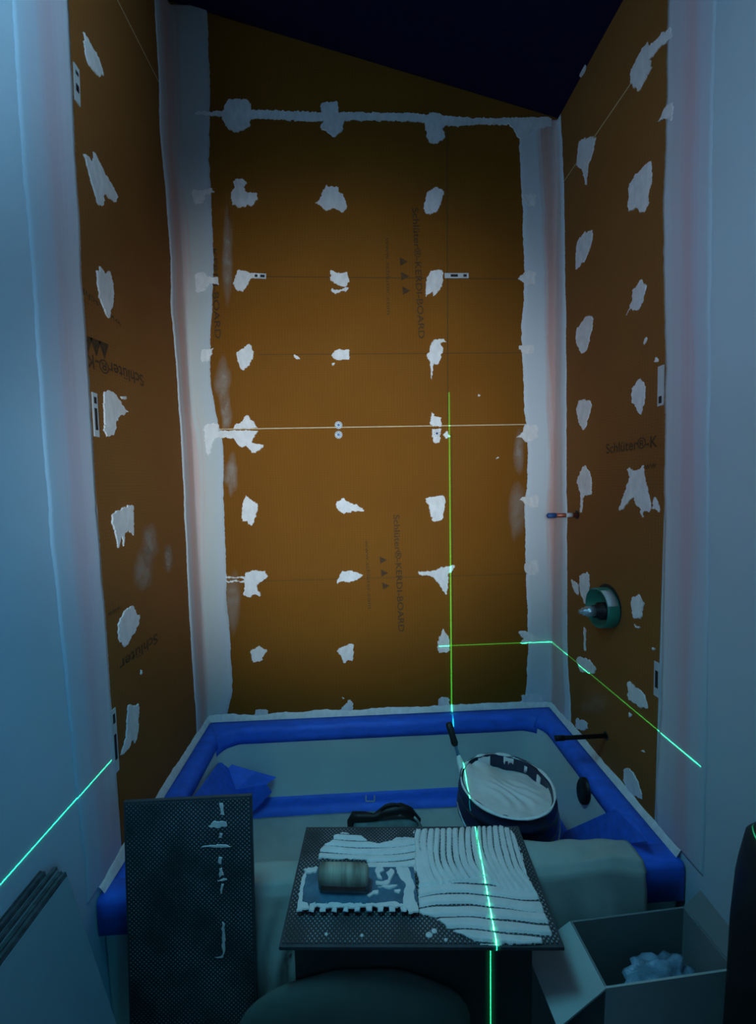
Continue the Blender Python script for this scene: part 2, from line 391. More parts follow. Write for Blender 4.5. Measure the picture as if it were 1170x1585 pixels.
bb_top = tag(mb.build('backer_board', M['board'], bevel=.0006), 'topmost shadowed backer board on the back wall under the sloping ceiling', 'wall board', group='orange boards lining the alcove')
bl = board((-.0125, KL, RIM+.004), (0, -.001, ZL-G), 'tall orange backer board on the left alcove wall with upside down printing', 'board_side')
bl_top = board((-.0125, KL, ZL+G), (0, -.001, cz(0, 0)-.012), 'shadowed upper backer board on the left alcove wall', 'board_side')
br = board((1.52, KR, RIM+.004), (1.5325, -.001, ZR-G), 'tall orange backer board on the right alcove wall around the shower valve', 'board_side')
br_top = board((1.52, KR, ZR+G), (1.5325, -.001, cz(1.53, 0)-.006), 'shadowed upper backer board on the right alcove wall above the diagonal seam', 'board_side')
# cream edge of foam showing in the seams
mb = MB(); mb.box((.03, -.0008, ZM-.0022), (1.49, .012, ZM+.0022)); o = mb.build('foam_edge', M['cream'], bb_low); o['label'] = 'pale foam edge in the seam'
mb = MB(); mb.box((1.5195, KR, ZR-.002), (1.532, -.03, ZR+.002)); mb.build('foam_edge', M['cream'], br)
mb = MB(); mb.box((-.0125, KL, ZL-.0016), (.0006, -.10, ZL+.0016)); mb.build('foam_edge', M['cream'], bl)
# scored lines and printing
strip(WB, (692, 200), (693, 655), .0028, bb_up, 'scored_line', 'score')
strip(WB, (380, 428), (806, 432), .0022, bb_up, 'scored_line', 'score')
strip(WB, (400, 549), (806, 546), .0022, bb_up, 'scored_line', 'score')
strip(WB, (385, 900), (820, 888), .0018, bb_low, 'scored_line', 'score')
strip(WB, (699, 668), (702, 1095), .0020, bb_low, 'scored_line', 'score')
TT = 'Schl\u00fcter\u00ae-KERDI-BOARD'
lettering(WB, (638, 322), (648, 524), (1, 0, 0), .036, TT, bb_up, bold=.012)
triangles(WB, (619, 405), (623, 450), (1, 0, 0), .034, bb_up)
lettering(WB, (597, 368), (599, 487), (1, 0, 0), .022, 'www.schluter.com', bb_up)
lettering(WB, (609, 797), (617, 978), (1, 0, 0), .036, TT, bb_low, bold=.012)
triangles(WB, (588, 867), (592, 907), (1, 0, 0), .032, bb_low)
lettering(WB, (565, 837), (570, 942), (1, 0, 0), .022, 'www.schluter.com', bb_low)
lettering(WB, (326, 385), (333, 524), (1, 0, 0), .034, 'KERDI-BOARD', bb_up, bold=.012)
lettering(WL, (221, 581), (120, 541), (0, 0, -1), .050, 'Schl\u00fcter\u00ae-KE', bl, bold=.012)
triangles(WL, (160, 530), (134, 520), (0, 0, -1), .046, bl)
lettering(WL, (187, 500), (120, 438), (0, 0, -1), .024, 'www.schlu', bl)
lettering(WL, (243, 980), (184, 1024), (0, 0, -1), .046, 'Schl\u00fcter', bl, bold=.012)
lettering(WL, (186, 937), (166, 948), (0, 0, -1), .026, 'www', bl)
lettering(WR, (938, 702), (1018, 691), (0, 0, 1), .045, 'Schl\u00fcter\u00ae-K', br, bold=.012)
lettering(WR, (990, 728), (1016, 724), (0, 0, 1), .03, 'www', br)

# mortar patches: outlines read from the photograph and laid on the real wall planes
A_ = (0, 0, 2.925); B_ = (300, 100, 3.9); C_ = (580, 100, 3.9); D_ = (820, 0, 3.343); E_ = (80, 380, 3.656); F_ = (300, 480, 3.9)
G_ = (580, 480, 3.9); H_ = (830, 380, 3.441); I_ = (80, 720, 3.656); J_ = (330, 780, 3.9); K_ = (550, 780, 3.545); L_ = (830, 700, 3.441)
P_ = (820, 1060, 3.343); Z_ = (0, 0, 1)
back_top = [(Z_, [(302, 174), (345, 172), (400, 171), (480, 174), (600, 175), (660, 178), (700, 181), (745, 184), (790, 183), (852, 182), (855, 194), (790, 194), (740, 193), (700, 196), (660, 190), (600, 188), (540, 187), (480, 189), (440, 186), (380, 184), (340, 181), (302, 178)])]
back_up = [
 (B_, [(200, 210), (330, 210), (345, 270), (340, 330), (345, 370), (300, 400), (255, 412), (205, 390), (175, 340), (165, 300)]),
 (B_, [(765, 230), (870, 225), (875, 290), (905, 330), (900, 400), (850, 445), (810, 415), (755, 370), (790, 340), (770, 290)]),
 (C_, [(330, 285), (400, 300), (470, 345), (410, 380), (425, 440), (380, 480), (330, 475), (310, 430), (300, 350)]),
 (C_, [(800, 350), (1050, 345), (1070, 380), (930, 400), (920, 440), (870, 450), (840, 400)]),
 (B_, [(240, 700), (290, 685), (320, 715), (300, 740), (330, 780), (385, 775), (380, 820), (345, 855), (320, 850), (285, 865), (235, 850), (220, 780), (245, 740)]),
 (B_, [(805, 720), (820, 740), (880, 738), (870, 770), (910, 790), (925, 860), (900, 895), (850, 865), (800, 885), (760, 850), (725, 835), (760, 820), (775, 770)]),
 (C_, [(370, 738), (420, 760), (400, 840), (375, 890), (320, 910), (295, 880), (305, 800), (330, 760)]),
 (B_, [(265, 1240), (320, 1245), (345, 1262), (400, 1262), (400, 1287), (340, 1290), (330, 1330), (300, 1370), (260, 1365), (237, 1330), (250, 1280)]),
 (B_, [(820, 1240), (860, 1260), (925, 1255), (940, 1300), (920, 1345), (870, 1335), (825, 1305)]),
 (B_, [(830, 1350), (870, 1362), (935, 1345), (930, 1365), (860, 1380), (830, 1374)]),
 (C_, [(340, 1240), (400, 1240), (420, 1262), (405, 1340), (360, 1400), (345, 1370), (310, 1405), (305, 1330), (320, 1280)]),
 (F_, [(335, 200), (350, 225), (362, 260), (345, 320), (300, 370), (275, 345), (255, 270), (262, 255), (300, 230)]),
 (F_, [(835, 250), (870, 235), (940, 240), (940, 300), (900, 298), (870, 305), (835, 290)]),
 (F_, [(600, 272), (630, 278), (640, 298), (618, 300)]),
 (G_, [(350, 180), (415, 172), (430, 190), (400, 200), (415, 240), (400, 290), (380, 330), (355, 320), (350, 380), (343, 430), (332, 330), (315, 275), (335, 220)]),
 (F_, [(315, 632), (350, 660), (370, 690), (385, 712), (240, 716), (240, 700), (290, 670)]),
 (G_, [(340, 612), (360, 640), (400, 645), (405, 690), (402, 703), (342, 703), (335, 680)]),
 (F_, [(830, 320), (850, 318), (850, 335), (835, 340)]),
 (G_, [(622, 508), (640, 510), (638, 524), (624, 522)])]
back_low = [
 (F_, [(240, 726), (386, 726), (388, 735), (360, 770), (350, 800), (395, 810), (428, 822), (365, 868), (320, 825), (270, 825), (245, 780), (200, 772), (150, 770), (150, 728)]),
 (G_, [(345, 715), (402, 715), (395, 750), (395, 800), (355, 805), (345, 760)]),
 (G_, [(410, 750), (440, 730), (455, 765), (430, 775)]),
 (F_, [(315, 1115), (345, 1145), (388, 1170), (385, 1215), (350, 1305), (315, 1275), (293, 1275), (290, 1170)]),
 (F_, [(900, 1132), (925, 1155), (1000, 1185), (1035, 1213), (960, 1215), (905, 1230), (865, 1205), (855, 1165)]),
 (G_, [(300, 1135), (420, 1115), (428, 1170), (410, 1265), (370, 1275), (345, 1275), (325, 1180)]),
 (G_, [(735, 880), (750, 884), (742, 900), (728, 902)]),
 (J_, [(230, 403), (310, 405), (330, 438), (295, 470), (260, 490), (290, 560), (240, 545), (225, 568), (185, 555), (190, 470), (75, 470), (75, 462), (190, 462), (190, 450), (75, 445), (75, 438), (190, 440), (195, 415)]),
 (J_, [(770, 408), (840, 403), (905, 430), (860, 460), (820, 475), (765, 465), (750, 485), (742, 470), (760, 440)]),
 (K_, [(348, 370), (420, 370), (480, 345), (545, 335), (540, 360), (510, 385), (510, 450), (498, 505), (455, 435), (410, 392), (350, 392)]),
 (J_, [(280, 858), (328, 885), (300, 915), (295, 948), (238, 955), (220, 885)]),
 (J_, [(755, 870), (848, 840), (845, 945), (815, 945), (785, 960), (770, 915), (745, 885)]),
 (K_, [(478, 680), (495, 705), (520, 745), (515, 812), (455, 818), (450, 760)]),
 (J_, [(260, 1240), (335, 1245), (335, 1300), (235, 1300)]),
 (J_, [(820, 1180), (845, 1200), (835, 1262), (745, 1262), (790, 1220)]),
 (K_, [(465, 1060), (515, 1062), (515, 1118), (455, 1122), (455, 1080)]),
 (J_, [(775, 1165), (790, 1168), (785, 1180)])]
left_low = [
 (A_, [(378, 145), (395, 180), (440, 250), (468, 340), (450, 350), (425, 320), (400, 300), (378, 220)]),
 (A_, [(418, 675), (450, 740), (490, 810), (530, 885), (520, 915), (470, 880), (465, 930), (440, 925), (410, 820), (375, 700), (380, 690), (415, 735)]),
 (E_, [(270, 115), (300, 165), (320, 135), (345, 220), (345, 330), (320, 410), (290, 370), (255, 240), (252, 150)]),
 (E_, [(320, 820), (360, 840), (405, 915), (435, 935), (365, 985), (350, 1075), (295, 1075), (290, 830)]),
 (E_, [(385, 850), (420, 855), (412, 875), (390, 868)]),
 (I_, [(335, 270), (400, 245), (455, 220), (462, 400), (430, 370), (405, 390), (405, 465), (392, 400), (372, 480), (358, 400), (340, 330)]),
 (I_, [(455, 795), (495, 860), (480, 920), (415, 1030), (375, 990), (370, 900), (415, 820)]),
 (I_, [(500, 1150), (510, 1165), (508, 1190), (500, 1180)]),
 (Z_, [(197, 1090), (214, 1092), (213, 1130), (209, 1150), (203, 1145), (199, 1158), (185, 1172), (192, 1150), (194, 1140)])]
right_top = [(D_, [(275, 290), (292, 320), (285, 380), (262, 400), (255, 345)])]
right_low = [
 (D_, [(590, 240), (640, 225), (620, 300), (635, 355), (605, 400), (570, 475), (525, 440), (525, 370), (560, 300)]),
 (D_, [(260, 720), (345, 705), (330, 790), (300, 870), (295, 970), (275, 880), (245, 860), (250, 790)]),
 (D_, [(735, 140), (690, 165), (640, 225), (590, 300), (600, 330), (640, 290), (690, 232), (740, 190)]),
 (D_, [(632, 820), (635, 920), (615, 1010), (620, 1055), (590, 1105), (550, 1080), (510, 1092), (515, 960), (560, 890)]),
 (Z_, [(917, 355), (917, 372), (908, 400), (891, 419), (892, 405), (893, 375), (905, 360)]),
 (H_, [(565, 180), (588, 225), (560, 320), (540, 355), (505, 340), (480, 375), (510, 310), (515, 240)]),
 (H_, [(270, 375), (305, 375), (300, 430), (270, 560), (240, 575), (215, 520), (215, 450)]),
 (H_, [(555, 705), (580, 740), (580, 830), (560, 900), (540, 880), (508, 820), (515, 760)]),
 (H_, [(230, 820), (290, 825), (300, 850), (255, 990), (230, 940), (215, 880)]),
 (H_, [(580, 490), (595, 495), (580, 530), (570, 520)]), (H_, [(640, 600), (655, 605), (648, 625), (632, 620)]),
 (L_, [(255, 65), (295, 120), (295, 225), (252, 230), (244, 320), (238, 320), (240, 235), (218, 150)]),
 (L_, [(488, 80), (540, 100), (575, 65), (580, 120), (595, 200), (615, 290), (605, 315), (575, 310), (570, 350), (562, 305), (540, 290), (520, 230), (470, 300), (440, 310), (480, 200), (500, 130)]),
 (L_, [(630, 240), (650, 260), (662, 325), (640, 300), (622, 300)]),
 (L_, [(230, 650), (280, 640), (285, 720), (265, 820), (235, 740)]),
 (L_, [(185, 680), (225, 700), (225, 760), (205, 740)]),
 (L_, [(256, 935), (266, 940), (265, 1055), (258, 1055)]),
 (L_, [(505, 775), (550, 760), (580, 810), (560, 880), (520, 890)]),
 (L_, [(525, 918), (555, 935), (545, 940)]), (L_, [(615, 1040), (640, 1050), (630, 1062)]),
 (L_, [(230, 1085), (290, 1110), (320, 1150), (310, 1180), (240, 1170), (215, 1110)]),
 (L_, [(490, 1210), (580, 1290), (600, 1365), (540, 1350), (490, 1310)]),
 (P_, [(490, 430), (530, 440), (560, 500), (590, 600), (520, 560), (490, 500)]),
 (P_, [(240, 170), (300, 190), (300, 235), (240, 230)]),
 (P_, [(510, 140), (535, 160), (520, 172)]), (P_, [(575, 335), (600, 345), (595, 355)])]
for lst, wall, par in ((back_top, WB, bb_top), (back_up, WB, bb_up), (back_low, WB, bb_low), (left_low, WL, bl), (right_top, WR, br_top), (right_low, WR, br)):
    for z, pts in lst: patch(wall, zz(*z, pts), par)
for a in ((232, 842, 14, 34), (222, 880, 16, 40), (260, 865, 8, 28)): haze(WL, *a, bl, .9)
for a in ((345, 590, 14, 40), (350, 640, 10, 30), (358, 735, 12, 34), (352, 400, 9, 80)): haze(WB, *a, bb_up if a[1] < 660 else bb_low, .9)
for a in ((360, 930, 14, 50), (800, 790, 14, 50), (803, 700, 10, 40)): haze(WB, *a, bb_low, .75)
haze(WR, 920, 1090, 28, 22, br, .3)
# washers on the seam
def washer(q, par):
    c = wp(WB, q); mb = MB(); n = 20
    R = lambda r, h: [c+Vector((math.cos(t)*r, -h, math.sin(t)*r)) for t in [2*math.pi*k/n for k in range(n)]]
    mb.rings([R(.0165, .0002), R(.0165, .0015), R(.012, .0030), R(.006, .0022)], cap1=True)
    o = mb.build('washer', M['label'], par, True); o['label'] = 'round white washer'
    mb = MB(); mb.rings([R(.0055, .0015), R(.005, .0040), R(.002, .0035)], cap1=True); mb.build('screw', M['screw'], o, True)
    mb = MB()
    for k in range(8):
        t = 2*math.pi*(k+.5)/8; cc = c+Vector((math.cos(t)*.0112, -.0030, math.sin(t)*.0112))
        mb.box(cc-Vector((.0012, .0004, .0012)), cc+Vector((.0012, .0006, .0012)))
    mb.build('washer_hole', M['ink'], o)
washer((524, 658), bb_up); washer((524, 673), bb_low); washer((676, 651), bb_up); washer((676, 671), bb_low)
# white fixing strips stuck near the board edges
def fix_strip(wall, a, b, width, par, marks):
    o = strip(wall, a, b, width, par, 'fixing_strip', 'label', .0028); o['label'] = 'white plastic strip with dark slots'
    for t, s in marks:
        a2 = (a[0]+(b[0]-a[0])*(t-s/2), a[1]+(b[1]-a[1])*(t-s/2)); b2 = (a[0]+(b[0]-a[0])*(t+s/2), a[1]+(b[1]-a[1])*(t+s/2))
        strip(wall, a2, b2, width*.5, o, 'slot', 'ink', .0033)
fix_strip(WB, (390, 427), (412, 428), .020, bb_up, [(.75, .3), (.3, .2)])
fix_strip(WB, (688, 427), (725, 427), .020, bb_up, [(.85, .14), (.4, .3)])
fix_strip(WL, (117, 102), (119, 160), .020, bl, [(.2, .1), (.6, .2)])
fix_strip(WL, (145, 608), (149, 676), .020, bl, [(.17, .15), (.6, .5)])
fix_strip(WL, (174, 1098), (180, 1195), .020, bl, [(.15, .15), (.6, .4)])
fix_strip(WR, (1024, 566), (1023, 628), .022, br, [(.85, .18)])
fix_strip(WR, (1018, 1025), (1017, 1078), .022, br, [(.5, .5)])

# ------------------------------------------------------------------ joint bands
def vband(name, label, mat, prof, z0, z1, left_edge, right_edge, amp=.006):
    """prof: function u(0..1), z -> point; edges wobble"""
    mb = MB(); nz = int((z1-z0)/.006); nu = 14; uvs = []
    for k in range(nz+1):
        z = z0+(z1-z0)*k/nz
        w0 = left_edge(z)+amp*noise.noise(Vector((z*9, 3.1, len(name)))) + amp*.5*noise.noise(Vector((z*37, 8.1, 0))) + amp*.45*noise.noise(Vector((z*120, 2.1, 0)))
        w1 = right_edge(z)+amp*noise.noise(Vector((z*8, 5.7, len(label)))) + amp*.5*noise.noise(Vector((z*33, 1.1, 0))) + amp*.45*noise.noise(Vector((z*110, 6.1, 0)))
        for i in range(nu+1):
            u = i/nu; s = w0+(w1-w0)*u
            edge = 0.0 if i in (0, nu) else 1.0
            mb.v.append(tuple(prof(s, z, .0005+.0010*edge))); uvs.append((u, z))
    for k in range(nz):
        for i in range(nu):
            mb.f.append((k*(nu+1)+i, k*(nu+1)+i+1, (k+1)*(nu+1)+i+1, (k+1)*(nu+1)+i)); mb.mi.append(0)
    me_uv = uvs
    o = mb.build(name, M[mat], None, True)
    ul = o.data.uv_layers.new(name='UVMap')
    for lp in o.data.loops: ul.data[lp.index].uv = me_uv[lp.vertex_index]
    s = o.modifiers.new('thick', 'SOLIDIFY'); s.thickness = .0005; s.offset = 0
    return tag(o, label, 'joint tape', 'mortared bands over the board joints')
def interp(tab, z):
    tab = sorted(tab)
    if z <= tab[0][0]: return tab[0][1]
    for (a, va), (b, vb) in zip(tab, tab[1:]):
        if z <= b: return va+(vb-va)*(z-a)/(b-a)
    return tab[-1][1]
def edge_tab(wall, pts, comp):
    return [(wp(wall, q).z, wp(wall, q)[comp]) for q in pts]
# left corner: s<0 runs on the left wall towards the front, s>0 on the back wall
def profL(s, z, h): return Vector((h, s, z)) if s < -h else (Vector((s, -h, z)) if s > h else Vector((h, -h, z)))
tl = edge_tab(WL, [(245, 110), (247, 200), (258, 320), (264, 400), (264, 470), (272, 560), (281, 700), (288, 850), (293, 960), (300, 1060), (303, 1110)], 1)
tb = edge_tab(WB, [(325, 100), (325, 250), (331, 400), (326, 520), (326, 600), (345, 680), (346, 780), (350, 850), (350, 920), (357, 1000), (360, 1070), (350, 1110)], 0)
vband('joint_band', 'pinkish white mortared band running up the left inner corner of the alcove', 'band_left', profL, RIM+.02, 3.24, lambda z: interp(tl, z), lambda z: interp(tb, z))
def profR(s, z, h):   # s<0: on the back wall left of the corner, s>0: on the right wall towards the front
    return Vector((1.52+s, -h, z)) if s < -h else (Vector((1.52-h, -s, z)) if s > h else Vector((1.52-h, -h, z)))
tb2 = [(z, x-1.52) for z, x in edge_tab(WB, [(803, 200), (808, 320), (812, 420), (807, 520), (812, 640), (817, 700), (812, 800), (814, 900), (818, 1000), (812, 1090)], 0)]
tr2 = [(z, -y) for z, y in edge_tab(WR, [(868, 180), (874, 320), (876, 500), (877, 700), (878, 800), (878, 1000), (884, 1110)], 1)]
vband('joint_band', 'white and pink mortared band running up the right inner corner of the alcove', 'band_right', profR, RIM+.02, 2.85, lambda z: interp(tb2, z), lambda z: interp(tr2, z))
# front edges
def profFL(s, z, h): return Vector((h, s, z))
f_in = edge_tab(WL, [(106, 20), (112, 120), (116, 220), (122, 330), (126, 430), (136, 560), (146, 720), (153, 830), (163, 950), (171, 1080), (180, 1200), (188, 1330)], 1)
f_out = edge_tab(WL, [(20, 20), (30, 200), (48, 400), (60, 600), (75, 800), (95, 1000), (115, 1200), (130, 1330)], 1)
vband('joint_band', 'lavender grey joint compound strip at the front edge of the left alcove wall', 'band_front_left', profFL, RIM+.02, 3.24, lambda z: interp(f_out, z), lambda z: interp(f_in, z), .004)
def profFR(s, z, h): return Vector((1.52-h, s, z))
g_in = edge_tab(WR, [(1033, 20), (1032, 120), (1030, 220), (1026, 330), (1027, 420), (1030, 560), (1029, 700), (1028, 850), (1026, 950), (1024, 1080), (1016, 1200), (1014, 1330)], 1)
g_out = edge_tab(WR, [(1108, 20), (1104, 200), (1100, 500), (1098, 800), (1095, 1100), (1090, 1330)], 1)
vband('joint_band', 'mauve grey joint compound strip at the front edge of the right alcove wall', 'band_front_right', profFR, RIM+.02, 2.85, lambda z: interp(g_in, z), lambda z: interp(g_out, z), .004)
# patches that sit over the corner bands
def over(wall, pts, label):
    mb = MB(); slab_from_outline(mb, [wp(wall, q) for q in pts], wall[2], .0014, .0048, .0026, .0035)
    return tag(mb.build('mortar_patch', M['mortar']), label, 'mortar patch', 'mortar patches over the corner bands')
over(WB, zz(*B_, [(-10, 760), (60, 760), (110, 745), (130, 775), (70, 790), (50, 840), (0, 850)]), 'small white mortar patch on the left corner band, topmost of its column')
over(WB, zz(*B_, [(10, 1260), (60, 1250), (90, 1285), (140, 1285), (155, 1330), (95, 1320), (70, 1370), (10, 1375)]), 'white mortar patch with a pointed right tip on the left corner band')
over(WB, zz(*F_, [(45, 235), (125, 232), (105, 260), (95, 310), (45, 315)]), 'square white mortar patch on the left corner band, just above the splattered one')
over(WB, zz(*F_, [(60, 690), (150, 680), (155, 768), (115, 790), (95, 890), (75, 870), (65, 790)]), 'splattered mortar patch on the left corner band at the pale seam')
over(WB, zz(*C_, [(880, 790), (970, 775), (975, 855), (920, 855)]), 'white mortar patch on the right corner band, topmost of its column')
over(WB, zz(*C_, [(860, 1290), (910, 1250), (970, 1245), (965, 1335), (910, 1330)]), 'white mortar patch with pointed left tip on the right corner band, second from the top')
over(WB, zz(*G_, [(862, 215), (960, 210), (960, 270), (900, 265), (870, 240)]), 'white mortar patch on the right corner band, between the pointed one and the pale seam')
over(WB, zz(*G_, [(900, 690), (985, 690), (985, 770), (910, 800), (885, 770), (855, 770), (890, 740)]), 'ragged mortar patch on the right corner band where the pale seam ends')
over(WB, zz(*G_, [(870, 1135), (985, 1110), (985, 1200), (920, 1185)]), 'white mortar patch on the right corner band, first below the pale seam')
over(WB, zz(*K_, [(925, 330), (1000, 300), (1005, 380), (950, 395), (925, 360)]), 'faint mortar patch on the right corner band, level with the valve')
over(WB, zz(*K_, [(890, 700), (920, 695), (1000, 730), (1070, 745), (900, 770), (920, 740)]), 'mortar patch on the right corner band crossed by the green laser line')
over(WB, zz(*K_, [(910, 1045), (1020, 1040), (1035, 1100), (910, 1100)]), 'square mortar patch at the foot of the right corner band above the tub')
over(WR, zz(*D_, [(660, 640), (720, 530), (740, 530), (745, 620), (700, 610)]), 'small mortar spur on the front edge strip of the right wall, high up')

# ------------------------------------------------------------------ bathtub
def rrect(i_l, i_r, i_f, i_b, r, z, n=10, m=14):
    """rounded rectangle inset from the tub outline; starts at the front-left, runs front, right, back, left"""
    x0, x1, y0, y1 = .004+i_l, 1.516-i_r, -.775+i_f, -.004-i_b
    P = []
    cs = [((x1-r, y0+r), -90), ((x1-r, y1-r), 0), ((x0+r, y1-r), 90), ((x0+r, y0+r), 180)]
    prev = Vector((x0+r, y0, z))
    for (cx, cy), a0 in cs:
        arc = [Vector((cx+r*math.cos(math.radians(a0+90*k/n)), cy+r*math.sin(math.radians(a0+90*k/n)), z)) for k in range(n+1)]
        for k in range(1, m): P.append(prev.lerp(arc[0], k/m))
        P += arc; prev = arc[-1]
    return P
def bring(t, off=0.0):                     # the tub's section, t = 0 outer rim .. 1 floor
    S = [(0.000, .0, .010, RIM), (.12, .052, .055, RIM), (.17, .064, .075, RIM-.006), (.22, .072, .085, RIM-.03), (.5, .088, .10, .20), (.75, .105, .10, .105), (.88, .125, .10, .060), (1, .20, .10, .045)]
    for a, b in zip(S, S[1:]):
        if t <= b[0]:
            k = (t-a[0])/(b[0]-a[0]); i = a[1]+(b[1]-a[1])*k; r = a[2]+(b[2]-a[2])*k; z = a[3]+(b[3]-a[3])*k; break
    i += off*.8; z += off
    return rrect(i*1.05, i*1.05, i, i*.95, max(r, .01), z)
tub = empty('bathtub', (.76, -.39, 0)); tag(tub, 'white alcove bathtub edged in blue tape below the orange walls', 'bathtub')
mb = MB(); mb.rings([rrect(0, 0, .02, 0, .01, 0.0), rrect(0, 0, .015, 0, .01, RIM-.05), rrect(0, 0, 0, 0, .01, RIM-.03), rrect(0, 0, 0, 0, .01, RIM-.008)]+[bring(t) for t in (0, .03, .12, .145, .17, .195, .22, .3, .4, .5, .6, .7, .75, .8, .84, .88, .92, .96, 1)], cap1=True)
mb.build('shell', M['tub'], tub, True)
ov = on((903, 1224), 0, 1.431); ov = Vector((1.430, ov.y, ov.z))
mb = MB(); Rg = lambda r, xx: [Vector((xx+math.sin(t)*r*.18, ov.y+math.cos(t)*r*.8, ov.z+math.sin(t)*r)) for t in [2*math.pi*k/20 for k in range(20)]]
mb.rings([Rg(.044, ov.x+.012), Rg(.043, ov.x-.004), Rg(.034, ov.x-.008), Rg(.01, ov.x-.008)], cap1=True)
o = mb.build('overflow_opening', M['darkpipe'], tub, True); o['label'] = 'black overflow opening'

NR = len(rrect(0, 0, 0, 0, .05, 0)); SEG = NR//4   # 24 points per side incl. corner
def tape_ring(t_list, i0, i1, label, off=.002, name='masking_tape', wob=.0015):
    rings = []
    for t in t_list:
        R0 = bring(t, off); rings.append([R0[i % NR]+Vector((0, 0, wob*noise.noise(Vector((i*.6, t*20, i0))))) for i in range(i0, i1+1)])
    mb = MB(); mb.rings(rings, close=False)
    o = mb.build(name, M['tape'], None, True); s = o.modifiers.new('thick', 'SOLIDIFY'); s.thickness = .0008
    return tag(o, label, 'tape', 'blue masking tape on the tub')
# side index ranges: front 0-23, right 24-47, back 48-71, left 72-95 (each side: straight run then its corner)
tape_ring([.02, .08, .12, .145, .17, .2, .24, .28], 42, 70, 'blue tape along the back rim of the tub under the back wall')
tape_ring([.02, .08, .12, .145, .17, .2, .24], 14, 43, 'blue tape along the right rim of the tub', .0026)
tape_ring([.02, .08, .12, .145, .17, .2, .24], 69, 95, 'blue tape along the left rim of the tub behind the dark tile', .0026)
tape_ring([.76, .80, .84, .88, .93], 42, 72, 'dark blue tape low on the inner back wall of the tub above the drop cloth', .003)
tape_ring([.70, .76, .80, .84, .88, .93], 22, 44, 'dark blue tape low on the inner right end of the tub', .0036)
lowtape = [o for o in COL.objects if o.get('label', '').startswith('dark blue tape low on the inner back')][0]
for a, b in (((566.5, 1231), (566.5, 1240)), ((566.5, 1240), (579.5, 1240)), ((579.5, 1240), (579.5, 1231))):
    A, B = on(a, 1, -.125), on(b, 1, -.125); d = (B-A).normalized(); sdv = d.cross(Vector((0, 1, 0)))*.0025
    mb = MB(); lo = [A-sdv, B-sdv, B+sdv, A+sdv]; mb.hexa(lo, [p-Vector((0, .0012, 0)) for p in lo]); mb.build('chalk_mark', M['label'], lowtape)
def sheet(P, label, name, mat, thick=.001, cat='tape', group=None, parent=None):
    mb = MB(); mb.add(P[0], P[1]); o = mb.build(name, M[mat], parent); s = o.modifiers.new('thick', 'SOLIDIFY'); s.thickness = thick
    return tag(o, label, cat, group) if label else o
# crumpled flap in the left rear of the tub
q = lambda px, py, y: on((px, py), 1, y)
ql = lambda px, py, x: on((px, py), 0, x)
fl = [q(343, 1174, -.10), ql(296, 1238, .108), ql(326, 1262, .16), q(392, 1256, -.16), q(421, 1226, -.13), q(413, 1214, -.135), q(428, 1203, -.11), q(396, 1194, -.12), q(351, 1181, -.10), q(365, 1222, -.17), q(345, 1178, -.115)]
sheet((fl, [(0, 1, 9, 10), (1, 2, 3, 9), (3, 4, 5, 9), (5, 6, 7, 9), (7, 8, 10, 9)]), 'crumpled dark blue tape flap in the left rear corner of the tub', 'masking_tape', 'tape', .001, 'tape', 'blue masking tape on the tub')
# tape hanging over the outside of the left front corner
mb = MB()
vs = []; nx = 8
for k in range(nx+1):
    x = .006+.20*k/nx
    vs.append([Vector((x, -.774+.055, RIM+.003)), Vector((x, -.774, RIM+.004)), Vector((x, -.7785, RIM-.01)), Vector((x, -.779, RIM-.09-.02*noise.noise(Vector((k, 0, 0)))))])
mb.rings(vs, close=False); o = mb.build('masking_tape', M['tape'], None, True); s = o.modifiers.new('thick', 'SOLIDIFY'); s.thickness = .0008
tag(o, 'blue tape folded over the front left corner of the tub beside the standing dark tile', 'tape', 'blue masking tape on the tub')

o_ = lambda px, py, x: on((px, py), 0, x)
P5 = [o_(874, 1287, 1.375), o_(952, 1252, 1.42), o_(985, 1272, 1.43), o_(1002, 1302, 1.42), o_(858, 1318, 1.36)]
sheet((P5, [(0, 1, 2, 3, 4)]), 'dark blue tape strip slanting up the right end of the tub below the overflow opening', 'masking_tape', 'tape', .001, 'tape', 'blue masking tape on the tub')
P6 = [q(860, 1218, -.13), q(873, 1215, -.13), q(884, 1290, -.30), q(862, 1300, -.30)]
sheet((P6, [(0, 1, 2, 3)]), 'narrow dark blue tape strip running down beside the bucket', 'masking_tape', 'tape', .001, 'tape', 'blue masking tape on the tub')
mb = MB(); vs = []
for k in range(9):
    x = 1.514-.13*k/8
    vs.append([Vector((x, -.774+.06, RIM+.0035)), Vector((x, -.774, RIM+.004)), Vector((x, -.7785, RIM-.01)), Vector((x, -.779, RIM-.10-.02*noise.noise(Vector((k, 4, 0)))))])
mb.rings(vs, close=False); o = mb.build('masking_tape', M['tape'], None, True); s = o.modifiers.new('thick', 'SOLIDIFY'); s.thickness = .0008
tag(o, 'blue tape folded over the front right corner of the tub behind the open carton', 'tape', 'blue masking tape on the tub')

